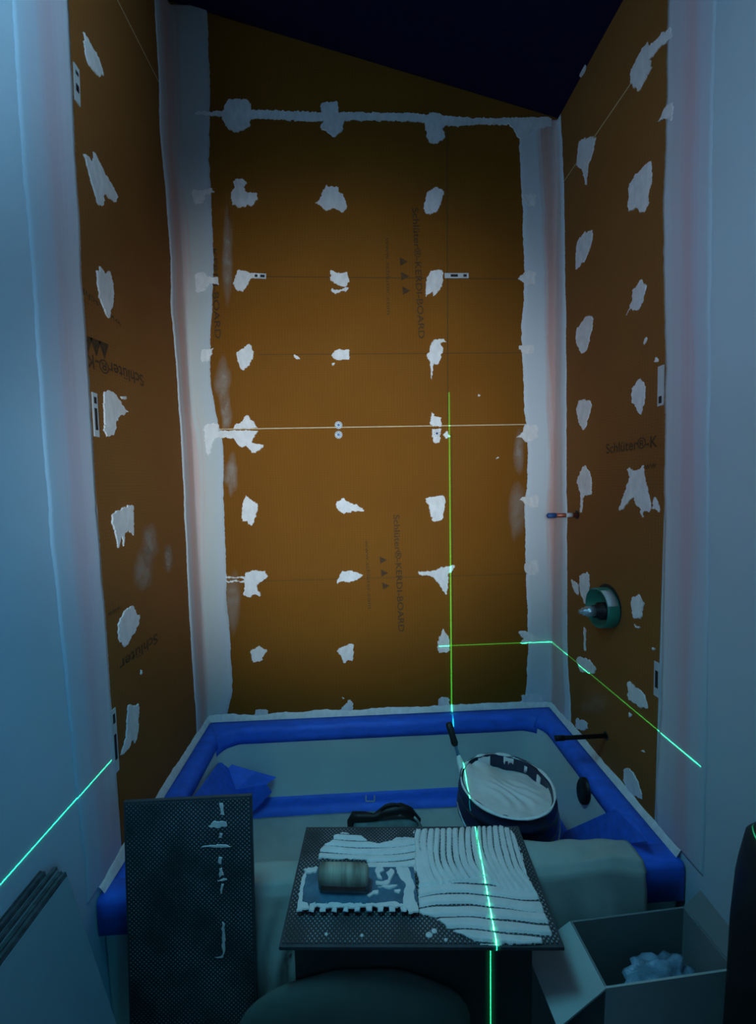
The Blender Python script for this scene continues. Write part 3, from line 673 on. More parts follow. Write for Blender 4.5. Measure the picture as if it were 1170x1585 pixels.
# mortar bead between the boards and the tub
mb = MB()
path = [(0.0, KL+.01), (0.0, -.012), (1.52, -.012), (1.52, KR-.09)]
pp = []
for (ax, ay), (bx, by) in (((.0, -.76), (.0, .0)), ((.0, .0), (1.52, .0)), ((1.52, .0), (1.52, -.76))):
    n = int(math.hypot(bx-ax, by-ay)/.012)
    for k in range(n): pp.append((ax+(bx-ax)*k/n, ay+(by-ay)*k/n))
pp.append((1.52, -.76))
rings = []
for i, (x, y) in enumerate(pp):
    nx_ = 1 if x < .001 else (-1 if x > 1.519 else 0); ny = -1 if y > -.001 else 0
    hgt = .026+.012*noise.noise(Vector((x*7, y*7, 0)))+.005*noise.noise(Vector((x*40, y*40, 5)))
    wd = .015
    B0 = Vector((x, y, 0)); nn = Vector((nx_, ny, 0))
    rings.append([B0+nn*.0008+Vector((0, 0, RIM+hgt)), B0+nn*.005+Vector((0, 0, RIM+hgt-.003)), B0+nn*(wd*.6)+Vector((0, 0, RIM+.014)), B0+nn*wd+Vector((0, 0, RIM+.0035))])
mb.rings(rings, close=False)
tag(mb.build('sealing_bead', M['mortar'], None, True), 'white mortar bead running around the tub where the boards meet its rim', 'mortar bead')

# ------------------------------------------------------------------ drop cloth
mb = MB()
prof = [(-.160, .056), (-.20, .056), (-.30, .056), (-.40, .056), (-.50, .057), (-.60, .060), (-.655, .10), (-.672, .20), (-.685, .33), (-.699, .385), (-.712, .394), (-.74, .397), (-.772, .396), (-.788, .375), (-.796, .30), (-.803, .20), (-.806, .10), (-.82, .02), (-.88, .008)]
nx = 110; rings = []
fine = []
for a, b in zip(prof, prof[1:]):
    for k in range(5): fine.append((a[0]+(b[0]-a[0])*k/5, a[1]+(b[1]-a[1])*k/5))
fine.append(prof[-1])
for j, (y, z) in enumerate(fine):
    row = []
    for i in range(nx+1):
        ins = .215 if z < .08 else (.17 if z < .15 else (.125 if z < .25 else .085)); x = ins+(1.52-2*ins)*i/nx
        if z < .385 and y < -.785: x = .20+(1.40-.20)*i/nx
        elif y < -.69: x = .20+(1.405-.20)*i/nx
        hang = y < -.79
        f = noise.noise(Vector((x*6, y*3, 1)))*.5+noise.noise(Vector((x*16, y*9, 4)))*.3
        if hang and x > 1.1:
            dy = -(.007+.008*math.sin(x*34+(z-.2)*22+2*noise.noise(Vector((x*6, z*6, 2))))+.004*noise.noise(Vector((x*30, z*12, 2))))*min(1, (.396-z)*7); row.append(Vector((x, min(y, y+dy), z)))
        elif hang:
            dy = -abs(.034*math.sin(x*44+3*noise.noise(Vector((x*5, z*5, 0)))))*(1 if x < .5 else .25)*min(1, (.396-z)*6); row.append(Vector((x, y+dy, z)))
        else:
            k = min(1, max(0, (-y-.15)/.08))
            bump = abs(.012*f*k)
            e = min(1, (1.40-x)/.08)*min(1, (x-.125)/.08)
            if y < -.60: bump = abs(bump)*.9+(.026*abs(noise.noise(Vector((x*9+y*5, y*7-x*3, 2))))**.7 if x > 1.05 else 0)
            row.append(Vector((x, y, z+bump*e)))
    rings.append(row)
mb.rings(rings, close=False)
o = mb.build('drop_cloth', M['cloth'], None, True); s = o.modifiers.new('thick', 'SOLIDIFY'); s.thickness = .002; s.offset = 1
tag(o, 'grey green canvas drop cloth lining the tub and hanging over its front', 'drop cloth')

# ------------------------------------------------------------------ tile lying flat with combed mortar
TZ = .432
tTL, tTR, tBR, tBL = [on(p, 2, TZ) for p in ((475, 1278), (803, 1279), (862, 1463), (440, 1467))]
tc_ = (tTL+tTR+tBR+tBL)/4
ux = ((tTR-tTL)+(tBR-tBL)).normalized(); uy = Vector((-ux.y, ux.x, 0))
TW, TD = .60, .305
tang = math.atan2(ux.y, ux.x)
tile = empty('tile', (tc_.x, tc_.y, TZ-.010), (0, 0, tang)); tag(tile, 'dark dotted tile lying face down over the tub edge, covered in combed mortar', 'tile')
TM = Matrix.Translation(Vector((tc_.x, tc_.y, TZ-.010))) @ Matrix.Rotation(tang, 4, 'Z')
def tile_body(par, w_, d_, name='tile_body', frame=True):
    mb = MB(); mb.box((-w_/2, -d_/2, 0), (w_/2, d_/2, .0085)); o = mb.build(name, M['tile_edge'], None, bevel=.001); o.parent = par
    mb = MB(); mb.box((-w_/2+.006, -d_/2+.006, .0085), (w_/2-.006, d_/2-.006, .0100)); p = mb.build('dotted_back', M['dimple'], None); p.parent = par
    return o
tile_body(tile, TW, TD)
def toloc(qp, h=0.0):                      # photo point -> tile coordinates
    p = on(qp, 2, TZ+h); d = p-Vector((tc_.x, tc_.y, TZ)); return (d.dot(ux), d.dot(uy))
R_ = (430, 1260, 4.68); S_ = (620, 1250, 4.5)
regA = [toloc(p, .006) for p in zz(*S_, [(92, 148), (200, 142), (260, 140), (380, 138), (500, 128), (620, 125), (690, 118), (760, 140), (800, 190), (820, 240), (850, 330), (870, 400), (890, 480), (930, 545), (965, 610), (1000, 700), (1035, 790), (1045, 840), (1062, 860), (1058, 882), (990, 880), (990, 940), (880, 945), (640, 940), (560, 935), (470, 900), (400, 870), (310, 820), (240, 755), (180, 748), (125, 730), (118, 600), (122, 500), (95, 400), (100, 300)])]
regB = [toloc(p, .004) for p in zz(*R_, [(400, 150), (470, 122), (540, 140), (610, 150), (660, 190), (730, 205), (800, 190), (860, 162), (1000, 160), (1010, 420), (940, 520), (690, 520), (640, 330), (290, 320), (300, 260), (340, 210), (385, 190), (400, 175)])]
def inside(P, x, y):
    c = False; n = len(P); j = n-1
    for i in range(n):
        xi, yi = P[i]; xj, yj = P[j]
        if ((yi > y) != (yj > y)) and x < (xj-xi)*(y-yi)/(yj-yi)+xi: c = not c
        j = i
    return c
def edged(P, x, y):                        # distance to the outline
    best = 9
    for i in range(len(P)):
        a = Vector(P[i]); b = Vector(P[(i+1) % len(P)]); p = Vector((x, y)); ab = b-a
        t = max(0, min(1, (p-a).dot(ab)/max(ab.dot(ab), 1e-9))); best = min(best, (p-a-ab*t).length)
    return best
def ridge(ph, key=0.0, wb=.32):                    # rounded ridge; the notch leaves a narrow bare groove that opens and closes
    f = ph-math.floor(ph); d = min(f, 1-f)*2
    w_ = wb+.45*noise.noise(Vector((math.floor(ph+.5)*3.7, key*9, 1.0)))
    w_ = max(0, w_)*.5
    if d < w_: return -1.2
    return min(1, (d-w_)/.32+.15)**.8
junc = toloc((660, 1362), .006)[1]
def hA(x, y):
    n1 = noise.noise(Vector((x*14, y*14, 2)))
    split = junc + .012*math.sin((x-.1)*16) - (.035 if x > toloc((755, 1365))[0] else 0)*min(1, max(0, (x-toloc((755, 1365))[0])/.03))
    if y > split:
        t = (x + .22*(y-split)**1*1.0 - 2.2*(y-.02)**2 + .006*n1)/.0165
        h = ridge(t, y)
        if x < toloc((665, 1340))[0] and y < split+.09: h = .9+.1*max(0, h)
        return .0035+.0055*h
    t = (y - .008*math.sin(x*16) + .004*n1)/.0255
    return .0030+.0035*ridge(t, x*.6, .50)
def hB(x, y):
    t = (y + .04*(x+.1)**1 - .9*(x+.12)**2*(1 if x > -.12 else 0) + .005*noise.noise(Vector((x*10, y*10, 7))))/.0205
    return .0026+.0030*ridge(t, x*.6, .44)
def combed(reg, hf, name):
    xs = [p[0] for p in reg]; ys = [p[1] for p in reg]; st = .0013
    nx_, ny_ = int((max(xs)-min(xs))/st)+2, int((max(ys)-min(ys))/st)+2; idx = {}; mb = MB()
    for j in range(ny_):
        for i in range(nx_):
            x, y = min(xs)-st/2+i*st, min(ys)-st/2+j*st
            jx = x+.0025*noise.noise(Vector((x*120, y*120, 0))); jy = y+.0025*noise.noise(Vector((x*120, y*120, 9)))
            if inside(reg, jx, jy):
                d = edged(reg, jx, jy); k = min(1, d/.004)
                idx[(i, j)] = len(mb.v); hh = hf(x, y); mb.v.append((x, y, .0095+(hh*math.sqrt(k) if hh > 0 else -.0008)))
    for j in range(ny_):
        for i in range(nx_):
            ks = [(i, j), (i+1, j), (i+1, j+1), (i, j+1)]
            if all(k in idx for k in ks): mb.f.append(tuple(idx[k] for k in ks)); mb.mi.append(0)
    o = mb.build(name, M['wetmortar'], None, True); o.parent = tile
    s = o.modifiers.new('thick', 'SOLIDIFY'); s.thickness = .0025; s.offset = -1
    return o
combed(regA, hA, 'combed_mortar'); combed(regB, hB, 'combed_mortar')
# dabs of mortar on the bare part
mb = MB()
for c in ((845, 1270), ):
    pass
for px, py, r in ((664, 1447, .006), (672, 1441, .005), (560, 1448, .003), (505, 1446, .003), (690, 1455, .003)):
    x, y = toloc((px, py)); n = 12
    mb.rings([[Vector((x+rr*r*math.cos(t)*1.3, y+rr*r*math.sin(t), .0098+h)) for t in [2*math.pi*k/n for k in range(n)]] for rr, h in ((1, 0), (.8, .002), (.3, .003))], cap1=True)
o = mb.build('mortar_dab', M['wetmortar'], None, True); o.parent = tile

# ------------------------------------------------------------------ notched trowel resting on the tile
def tl_(px, py, h): return on((px, py), 2, TZ+h)
bh = .012
q0, q1, q2, q3 = tl_(474, 1343, bh), tl_(630, 1346, bh), tl_(648, 1412, bh), tl_(459, 1412, bh)
tro = empty('notched_trowel', ((q0+q2)/2)); tag(tro, 'steel notched trowel with a cylindrical wooden grip resting on the mortared tile', 'trowel')
vx = (q2-q3).normalized(); wlen = (q2-q3).length; vy = Vector((-vx.y, vx.x, 0)); bl_ = q3; dep = (q0-q3).dot(vy)
mb = MB(); nt_ = 11; pit = wlen/(nt_-.45)
def tp(u, v, h): return bl_+vx*u+vy*v+Vector((0, 0, h))
lo = [(0.0, dep), ]
mb.hexa([tp(0, .017, 0), tp(wlen, .017, 0), tp(wlen-.004, dep, 0), tp(.004, dep, 0)], [tp(0, .017, .0012), tp(wlen, .017, .0012), tp(wlen-.004, dep, .0012), tp(.004, dep, .0012)])
for k in range(nt_):
    u0 = k*pit; u1 = u0+pit*.5
    mb.hexa([tp(u0, 0, 0), tp(u1, 0, 0), tp(u1, .0175, 0), tp(u0, .0175, 0)], [tp(u0, 0, .0012), tp(u1, 0, .0012), tp(u1, .0175, .0012), tp(u0, .0175, .0012)])
o = mb.build('blade', M['steel'], tro); o['label'] = 'flat steel blade with square teeth'
# wooden grip, its mount
gz = .040
g0, g1 = on((493, 1352), 2, TZ+bh+gz), on((570, 1354), 2, TZ+bh+gz)
gd = (g1-g0).normalized(); gl = (g1-g0).length
mb = MB(); mb.tube([g0+gd*gl*t for t in (0, .02, .06, .2, .5, .8, .94, .985, 1)], [.012, .0185, .021, .022, .0225, .022, .021, .0185, .012], 24)
mb.build('grip', M['wood'], tro, True)
mb = MB()
zb = TZ+bh+.0012
mm = [g0.lerp(g1, .03), g0.lerp(g1, .97)]
a_, b_ = [Vector((p.x, p.y, zb)) for p in mm]; sd = vy*.010
mb.hexa([a_-sd, b_-sd, b_+sd, a_+sd], [p+Vector((0, 0, .006)) for p in (a_-sd, b_-sd, b_+sd, a_+sd)])
for p in mm:
    c = Vector((p.x, p.y, 0)); e = gd*.004
    mb.hexa([c-e-sd*.6+Vector((0, 0, zb+.004)), c+e-sd*.6+Vector((0, 0, zb+.004)), c+e+sd*.6+Vector((0, 0, zb+.004)), c-e+sd*.6+Vector((0, 0, zb+.004))],
            [c-e-sd*.4+Vector((0, 0, zb+gz-.008)), c+e-sd*.4+Vector((0, 0, zb+gz-.008)), c+e+sd*.4+Vector((0, 0, zb+gz-.008)), c-e+sd*.4+Vector((0, 0, zb+gz-.008))])
mb.build('grip_mount', M['pouch'], tro, bevel=.001)
mb = MB()
smear = [[(612, 1342), (631, 1342), (640, 1366), (644, 1398), (648, 1412), (633, 1416), (626, 1400), (622, 1385), (628, 1372), (618, 1356)],
         [(459, 1408), (468, 1356), (474, 1349), (472, 1372), (467, 1398), (476, 1400), (478, 1408)], [(470, 1346), (492, 1343), (490, 1350), (474, 1353)],
         [(568, 1386), (576, 1381), (586, 1379), (584, 1384), (572, 1388)], [(611, 1378), (620, 1376), (618, 1382), (610, 1381)],
         [(580, 1346), (590, 1340), (596, 1348), (588, 1352), (592, 1362), (584, 1360)], [(598, 1350), (606, 1344), (612, 1352), (606, 1364), (598, 1372), (582, 1370), (580, 1366), (598, 1366), (602, 1358)],
         [(582, 1374), (604, 1371), (618, 1370), (604, 1376)], [(484, 1402), (520, 1399), (560, 1400), (600, 1397), (624, 1400), (624, 1405), (560, 1405), (486, 1406)]]
for k in range(nt_):
    u0 = k*pit; P7 = [tp(u0+.0006, .0003, .0013), tp(u0+pit*.48, .0003, .0013), tp(u0+pit*.50, .019, .0013), tp(u0, .019, .0013)]
    slab_from_outline(mb, P7, Vector((0, 0, 1)), .0001, .0022, .0012, .003)
for s_ in smear:
    slab_from_outline(mb, [tl_(a, b, bh+.0013) for a, b in s_], Vector((0, 0, 1)), .0001, .003, .002)
o = mb.build('mortar_smear', M['wetmortar'], tro); o['label'] = 'mortar smeared on the blade'

# ------------------------------------------------------------------ support under the tile: box, sack
mb = MB(); x0, x1 = tBL.x+.012, tBR.x-.02
yb = -.832
bx = empty('cardboard_box', ((x0+x1)/2, yb-.04, 0)); tag(bx, 'low dark cardboard box propping up the mortared tile in front of the tub', 'box')
mb.box((x0, yb-.075, 0), (x1, yb, TZ-.011)); mb.build('carton', M['darkcard'], bx, bevel=.003)
mb = MB(); mb.box((x0+.24, yb-.0762, .10), (x0+.29, yb-.0745, TZ-.02)); mb.build('packing_tape', M['darkcard'], bx)
# sack: pillow shape standing against the box
def pillow(name, c, sx, sy, sz, mat, label, cat, ex=2.6, seedv=0, loc=None):
    mb = MB(); n = 36; rings = []
    for j in range(1, 20):
        ph = math.pi*j/20; r = math.sin(ph)**(2/ex); zc = math.copysign(abs(math.cos(ph))**(2/ex), math.cos(ph)); row = []
        for i in range(n):
            t = 2*math.pi*i/n; cx = math.copysign(abs(math.cos(t))**(2/ex), math.cos(t)); cy = math.copysign(abs(math.sin(t))**(2/ex), math.sin(t))
            p = Vector((cx*r*sx, cy*r*sy, zc*sz)); p *= 1+(.05 if not seedv else seedv)*noise.noise(p*(9 if not seedv else 45))
            row.append(Vector(c)+p)
        rings.append(row)
    mb.rings(rings, cap0=True, cap1=True); return tag(mb.build(name, M[mat], None, True), label, cat)
sk = on((560, 1503), 1, -.925)
pillow('mortar_sack', (sk.x-.02, -.925, sk.z-.150), .26, .034, .150, 'sack', 'slumped grey paper sack standing below the front edge of the mortared tile', 'sack', 2.1)

# ------------------------------------------------------------------ dark tile standing at left
sTL, sTR = on((190, 1241), 1, -.822), on((389, 1233), 1, -.822)
ZS = (sTL.z+sTR.z)/2; STILT = math.atan2(sTR.z-sTL.z, sTR.x-sTL.x); sTL.z = sTR.z = ZS
SW = (sTR-sTL).length
sx_ = (sTR-sTL).normalized(); ang = math.atan2(sx_.y, sx_.x)
mid = (sTL+sTR)/2
LEAN = math.radians(4)
st = empty('tile', (mid.x+math.sin(ang)*0, mid.y, ZS)); tag(st, 'dark dotted tile standing upright at the left front of the tub', 'tile')
st.rotation_euler = (math.radians(90)-LEAN, 0, ang)
H_s = ZS/math.cos(LEAN)-.002
mb = MB(); mb.box((-SW/2, -H_s, -.010), (SW/2, 0, -.0015)); o = mb.build('tile_body', M['tile_edge'], None, bevel=.001); o.parent = st
mb = MB(); mb.box((-SW/2+.006, -H_s+.006, -.0015), (SW/2-.006, -.006, 0)); o = mb.build('dotted_back', M['dimple'], None); o.parent = st
stM = Matrix.Translation(st.location) @ st.rotation_euler.to_matrix().to_4x4(); stI = stM.inverted()
def onst(qp):
    o_ = stI @ CAM; d = stI.to_3x3() @ ray(*qp); t = -o_.z/d.z; return o_+d*t
for pts in ([(322, 1278), (333, 1270), (350, 1272), (352, 1279), (335, 1281)], [(312, 1310), (345, 1307), (358, 1310), (340, 1313)], [(340, 1243), (345, 1243), (347, 1262), (341, 1262)], [(339, 1288), (345, 1289), (344, 1297), (339, 1296)], [(339, 1326), (343, 1327), (342, 1338), (338, 1336)], [(339, 1345), (345, 1343), (347, 1356), (340, 1358)], [(337, 1362), (351, 1360), (352, 1363), (338, 1364)], [(342, 1368), (345, 1368), (344, 1384), (341, 1384)], [(344, 1425), (347, 1425), (349, 1470), (346, 1482), (331, 1484), (344, 1478)]):
    mb = MB(); slab_from_outline(mb, [onst(p) for p in pts], Vector((0, 0, 1)), .0001, .0012, .0015, .004); o = mb.build('mortar_smear', M['wetmortar'], None); o.parent = st
    
# ------------------------------------------------------------------ stack of large tiles leaning on the left wall
far = on((94, 1342), 0, .035)
LH = .60
lean = math.asin(min(.5, .13/LH)); zt = LH*math.cos(lean)
far = on((97, 1345), 0, .05); LH = far.z/math.cos(lean); zt = far.z
xt = .05-.0
labels = ['pale tile leaning on the left wall, nearest the room in its stack of five', 'pale tile in the leaning stack, second from the room side', 'pale tile in the leaning stack, middle of the five',
          'pale tile in the leaning stack, second from the left wall', 'pale tile in the leaning stack, hard against the left wall']
for k in range(5):
    t = empty('tile', (0, 0, 0)); tag(t, labels[k], 'tile', 'tiles leaning on the left wall')
    t.location = (xt+LH*math.sin(lean)+.012-k*.0145/math.cos(lean), far.y-.30+.004*((k*37) % 5-2), .002)
    t.rotation_euler = (0, -lean, 0)
    mb = MB(); mb.box((-.0085, -.30, .0), (0, .30, LH-.003*((k*17) % 3))); o = mb.build('tile_body', M['tile_rim'], None, bevel=.0008); o.parent = t
    mb = MB(); mb.box((0, -.298, .002), (.0012, .298, LH-.01)); o = mb.build('glazed_face', M['tile_face'], None); o.parent = t

# ------------------------------------------------------------------ bucket of mortar
bz = .432; bc = on((784, 1212), 2, bz)
H_b = .366
bk = empty('bucket', (bc.x, bc.y, bz-H_b), (0, math.radians(1.5), 0)); tag(bk, 'dark navy bucket full of white mortar standing in the tub behind the mortared tile', 'bucket')
bk.location = Vector((bc.x, bc.y, bz)) - (bk.rotation_euler.to_matrix() @ Vector((0, 0, H_b)))
def ringp(r, z, n=64, f=None): return [Vector(((r+(f(t) if f else 0))*math.cos(t), (r+(f(t) if f else 0))*math.sin(t), z)) for t in [2*math.pi*k/n for k in range(n)]]
RB = .145
mb = MB(); mb.rings([ringp(RB*.80, 0), ringp(RB*.95, H_b-.10), ringp(RB*1.07, H_b-.095), ringp(RB*1.07, H_b-.075), ringp(RB*.97, H_b-.07), ringp(RB*.975, H_b-.045), ringp(RB*1.05, H_b-.04), ringp(RB*1.05, H_b-.03), ringp(RB*.98, H_b-.025), ringp(RB, H_b-.006), ringp(RB*1.02, H_b), ringp(RB*.96, H_b), ringp(RB*.95, H_b-.01), ringp(RB*.90, H_b-.20), ringp(RB*.75, H_b-.32)], cap0=True, cap1=True)
o = mb.build('pail', M['bucket'], None, True); o.parent = bk
# mortar caked on the lip
mb = MB(); rs = []
for k in range(97):
    t = 2*math.pi*k/96; a = noise.noise(Vector((math.cos(t)*2.2, math.sin(t)*2.2, 3)))
    back = math.sin(t) > .2
    r_ = .0034+.0035*a-(.0022 if back and a < .1 else 0)
    c = Vector((math.cos(t)*RB*.99, math.sin(t)*RB*.99, H_b)); rad = Vector((math.cos(t), math.sin(t), 0))
    rs.append([c+rad*math.cos(p)*r_*1.3+Vector((0, 0, math.sin(p)*r_)) for p in [2*math.pi*j/8 for j in range(8)]])
mb.rings(rs); o = mb.build('mortar_on_lip', M['mortar'], None, True); o.parent = bk
mb = MB(); n = 72; rs = []
for j in range(26):
    r = RB*.935*(1-j/25*.985); row = []
    for i in range(n):
        t = 2*math.pi*i/n; x, y = r*math.cos(t), r*math.sin(t)
        h = -.016+.016*(-x*.8-y*.6)/RB - .016*max(0, y/RB)*max(0, 1+x/RB) + .018*max(0, y/RB)*max(0, -x/RB)*2 + .010*noise.noise(Vector((x*16+1, y*10, 0))) + .0035*math.sin((x*.8+y*.35+.02*math.sin(y*30))*190)*max(0, 1-((x-.02)**2+(y+.02)**2)/.009)
        if r > RB*.85: h += .008*noise.noise(Vector((math.cos(t)*4, math.sin(t)*4, 9)))
        row.append(Vector((x, y, H_b+h)))
    rs.append(row)
mb.rings(rs, cap1=True); o = mb.build('mortar_fill', M['wetmortar'], None, True); o.parent = bk
# smears on the inner back wall
for t0, t1, zlo, zhi in ((.30, .42, -.045, -.016), (.70, .78, -.03, -.012), (1.05, 1.3, -.02, -.004), (1.65, 2.0, -.05, -.003), (2.3, 2.9, -.06, -.002), (-.1, .0, -.04, -.02)):
    P = []; m_ = 10
    for k in range(m_+1):
        t = t0+(t1-t0)*k/m_; P.append((t, zhi+.004*noise.noise(Vector((t*9, 0, 0)))))
    Q = [(t0+(t1-t0)*k/m_, zlo+.02*noise.noise(Vector((k*.7, t0, 3)))) for k in range(m_+1)]
    a = [Vector((math.cos(t)*RB*.942, math.sin(t)*RB*.942, H_b+z)) for t, z in P]; b = [Vector((math.cos(t)*RB*.930, math.sin(t)*RB*.930, H_b+z)) for t, z in Q]
    mb = MB(); mb.rings([a, b], close=False)
    o = mb.build('mortar_smear', M['wetmortar'], None, True); o.parent = bk; s = o.modifiers.new('t', 'SOLIDIFY'); s.thickness = .002
# bail handle resting down on the front
mb = MB(); pts = []
for k in range(25):
    t = math.pi+math.pi*k/24; pts.append(Vector((math.cos(t)*RB*1.10, math.sin(t)*RB*1.13, H_b-.06-.075*math.sin(math.pi*k/24))))
mb.tube(pts, .0025, 8); o = mb.build('bail_handle', M['chrome'], None, True); o.parent = bk
# margin trowel leaning in the bucket
e0 = on((694, 1118), 1, -.36); e1 = on((712, 1178), 1, -.42); e2 = on((722, 1215), 1, -.45)
mt = empty('margin_trowel', e1); tag(mt, 'dark handled margin trowel caked in mortar leaning out of the bucket', 'trowel')
mb = MB(); d = (e1-e0); mb.tube([e0+d*t for t in (0, .05, .15, .35, .55, .62)], [.007, .012, .0125, .011, .0125, .008], 16); mb.build('handle', M['rubber'], mt, True)
mb = MB(); mb.tube([e0+d*.6, e0+d*.8, e1], [.005, .006, .007], 10); mb.build('shank', M['steel'], mt, True)
mb = MB(); mb.tube([e0+d*.86, e1, e1.lerp(e2, .4), e2, e2+Vector((.015, -.02, -.03))], [.006, .011, .013, .015, .010], 12)
for v in range(len(mb.v)):
    p = Vector(mb.v[v]); mb.v[v] = tuple(p+noise.noise_vector(p*60)*.004)
mb.build('caked_mortar', M['mortar'], mt, True)

# ------------------------------------------------------------------ pouch with black strap behind the tile
PY = -.33; pc = on((596, 1268), 1, PY)
po = empty('tool_pouch', (pc.x, PY, .066)); tag(po, 'small black topped tool pouch with a looped strap behind the mortared tile', 'pouch')
pw = .125; pz = pc.z
mb = MB(); secs = []
for z_, hw, hd in ((.068, pw*.95, .036), (.5*(pz+.06), pw, .04), (pz-.02, pw*.98, .030), (pz, pw*.95, .014)):
    secs.append([Vector((pc.x+hw*math.copysign(abs(math.cos(t))**.5, math.cos(t)), PY+hd*math.copysign(abs(math.sin(t))**.6, math.sin(t)), z_+.003*noise.noise(Vector((t*2, z_*20, 0))))) for t in [2*math.pi*k/28 for k in range(28)]])
mb.rings(secs, cap0=True, cap1=True); mb.build('pouch_body', M['pouch'], po, True)
mb = MB(); L0 = Vector((pc.x, PY, pz)); SCP = 1.28
mb.tube([L0+Vector(p)*SCP for p in ((-.100, -.008, -.05), (-.098, 0, 0), (-.09, 0, .014), (-.06, 0, .012), (-.03, 0, .008), (-.005, 0, .022), (.02, 0, .026), (.045, 0, .030), (.07, 0, .018), (.095, 0, -.012))], [.010, .014, .017, .016, .013, .017, .019, .019, .018, .013], 12)
mb.build('padded_top', M['blackbag'], po, True)
mb = MB(); mb.tube([L0+SCP*Vector((.02+.028*math.cos(t), -.004, .030+.017*math.sin(t))) for t in [math.pi*k/10 for k in range(11)]], .0055, 10); mb.build('strap_loop', M['blackbag'], po, True)
mb = MB(); mb.tube([L0+Vector(p)*SCP for p in ((.082, -.012, .012), (.094, -.014, -.002), (.104, -.014, -.022))], .0045, 8); mb.build('grey_strap', M['chrome'], po, True)

# ------------------------------------------------------------------ plumbing on the right wall
def wall_hole(c, r, par, name='cut_hole'):
    mb = MB(); R = lambda rr, xx: [Vector((xx, c.y+rr*math.cos(t), c.z+rr*math.sin(t))) for t in [2*math.pi*k/28 for k in range(28)]]
    mb.rings([R(r, 1.5195), R(r, 1.519), R(r*.2, 1.519)], cap1=True); return mb.build(name, M['ink'], par)
c = on((893, 797), 0, 1.52); ln = .118
pp_ = empty('pipe_stub', c); tag(pp_, 'short copper pipe stub with a blue end cap high on the right wall', 'pipe')
mb = MB(); mb.tube([c, c-Vector((ln-.03, 0, .0))], .0085, 20); mb.build('pipe', M['copper'], pp_, True)
mb = MB(); mb.tube([c-Vector((ln-.034, 0, 0)), c-Vector((ln-.004, 0, 0)), c-Vector((ln, 0, 0))], [.0100, .0100, .006], 20); o = mb.build('end_cap', M['bluecap'], pp_, True); o['label'] = 'blue end cap'
mb = MB(); mb.tube([c-Vector((.020, 0, 0)), c-Vector((.046, 0, 0))], .0093, 20); o = mb.build('paint_patch', M['label'], pp_, True); o['label'] = 'white sleeve near the wall'
wall_hole(c, .0175, br)
c = on((941, 940), 0, 1.52)
vv = empty('shower_valve', c); tag(vv, 'shower valve with a round green plastic guard on the right wall', 'shower valve')
R = lambda r, dx, n=40: [Vector((c.x-dx, c.y+r*math.cos(t), c.z+r*math.sin(t))) for t in [2*math.pi*k/n for k in range(n)]]
mb = MB(); mb.rings([R(.068, .0), R(.068, .040), R(.066, .042), R(.0645, .040), R(.0645, .002), R(.01, .002)], cap1=True); mb.build('guard_ring', M['green'], vv, True)
seg = [math.radians(a) for a in range(100, 158, 3)]
mb = MB(); ri = []
for rr in (.0642, .0630):
    pass
ri = [[Vector((c.x-dx, c.y+.0640*math.cos(t), c.z+.0640*math.sin(t))) for t in [math.radians(a) for a in range(58, 125, 4)]] for dx in (.004, .040)]
mb.rings(ri, close=False); ri2 = [[Vector((c.x-dx, c.y-.0690*math.cos(t)*1.0, c.z+.0690*math.sin(t))) for t in [math.radians(a) for a in range(20, 75, 4)]] for dx in (.006, .040)]
mb.rings(ri2, close=False); o = mb.build('white_label', M['label'], vv, True); s = o.modifiers.new('t', 'SOLIDIFY'); s.thickness = .0006; o['label'] = 'white label on the green guard'
mb = MB(); mb.tube([c-Vector((d_, 0, .012)) for d_ in (.003, .03, .031, .05)], [.030, .030, .021, .021], 24); mb.build('valve_body', M['darkpipe'], vv, True)
mb = MB(); mb.tube([c-Vector((d_, 0, .012)) for d_ in (.045, .075, .076, .088, .089, .100)], [.0175, .0175, .0135, .0135, .008, .008], 20); o = mb.build('cartridge_stem', M['chrome'], vv, True); o['label'] = 'pale metal stem'
wall_hole(c+Vector((0, 0, .006)), .074, br)
c = on((938, 1139), 0, 1.52)
sp_ = empty('spout_pipe', c); tag(sp_, 'long dark spout pipe low on the right wall just above the tub rim', 'pipe')
mb = MB(); mb.tube([c, c-Vector((.178, 0, .0)), c-Vector((.180, 0, 0))], [.0075, .0075, .006], 18); mb.build('pipe', M['darkpipe'], sp_, True)
mb = MB(); mb.tube([c-Vector((.150, 0, 0)), c-Vector((.181, 0, 0))], [.0095, .0095], 18); mb.build('threaded_end', M['darkpipe'], sp_, True)
wall_hole(c, .015, br)

# ------------------------------------------------------------------ open carton at right
BZ = .315
cFL, cFR = on((938, 1530), 2, BZ), on((1138, 1501), 2, BZ)
cBR, cBL = on((1073, 1401), 2, BZ), on((918, 1416), 2, BZ)
fx = ((cFR-cFL)).normalized(); fy = Vector((-fx.y, fx.x, 0)); Wc = (cFR-cFL).length; Dc = max((cBR-cFR).dot(fy), .1)
Dc = min(Dc, (-.785-max(cFL.y, cFR.y))/max(fy.y, .5)) if max(cFL.y, cFR.y)+Dc*fy.y > -.785 else Dc
cc = empty('open_carton', (cFL+cFR)/2*1.0 - Vector((0, 0, BZ))); tag(cc, 'open white cardboard box with raised flaps at the right front', 'box')
def cp(u, v, z): return cFL+fx*u+fy*v+Vector((0, 0, z-BZ))
def panel(a, b, c_, d_, th, mats, name):
    n_ = (b-a).cross(d_-a).normalized()*th; mb = MB(); mb.hexa([a, b, c_, d_], [p+n_ for p in (a, b, c_, d_)]); return mb.build(name, mats, cc)
T_ = .004
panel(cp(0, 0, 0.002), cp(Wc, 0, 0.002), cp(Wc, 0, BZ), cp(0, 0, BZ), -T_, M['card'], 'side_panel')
panel(cp(0, Dc, 0.002), cp(Wc, Dc, 0.002), cp(Wc, Dc, BZ), cp(0, Dc, BZ), T_, M['cardin_shaded'], 'side_panel')
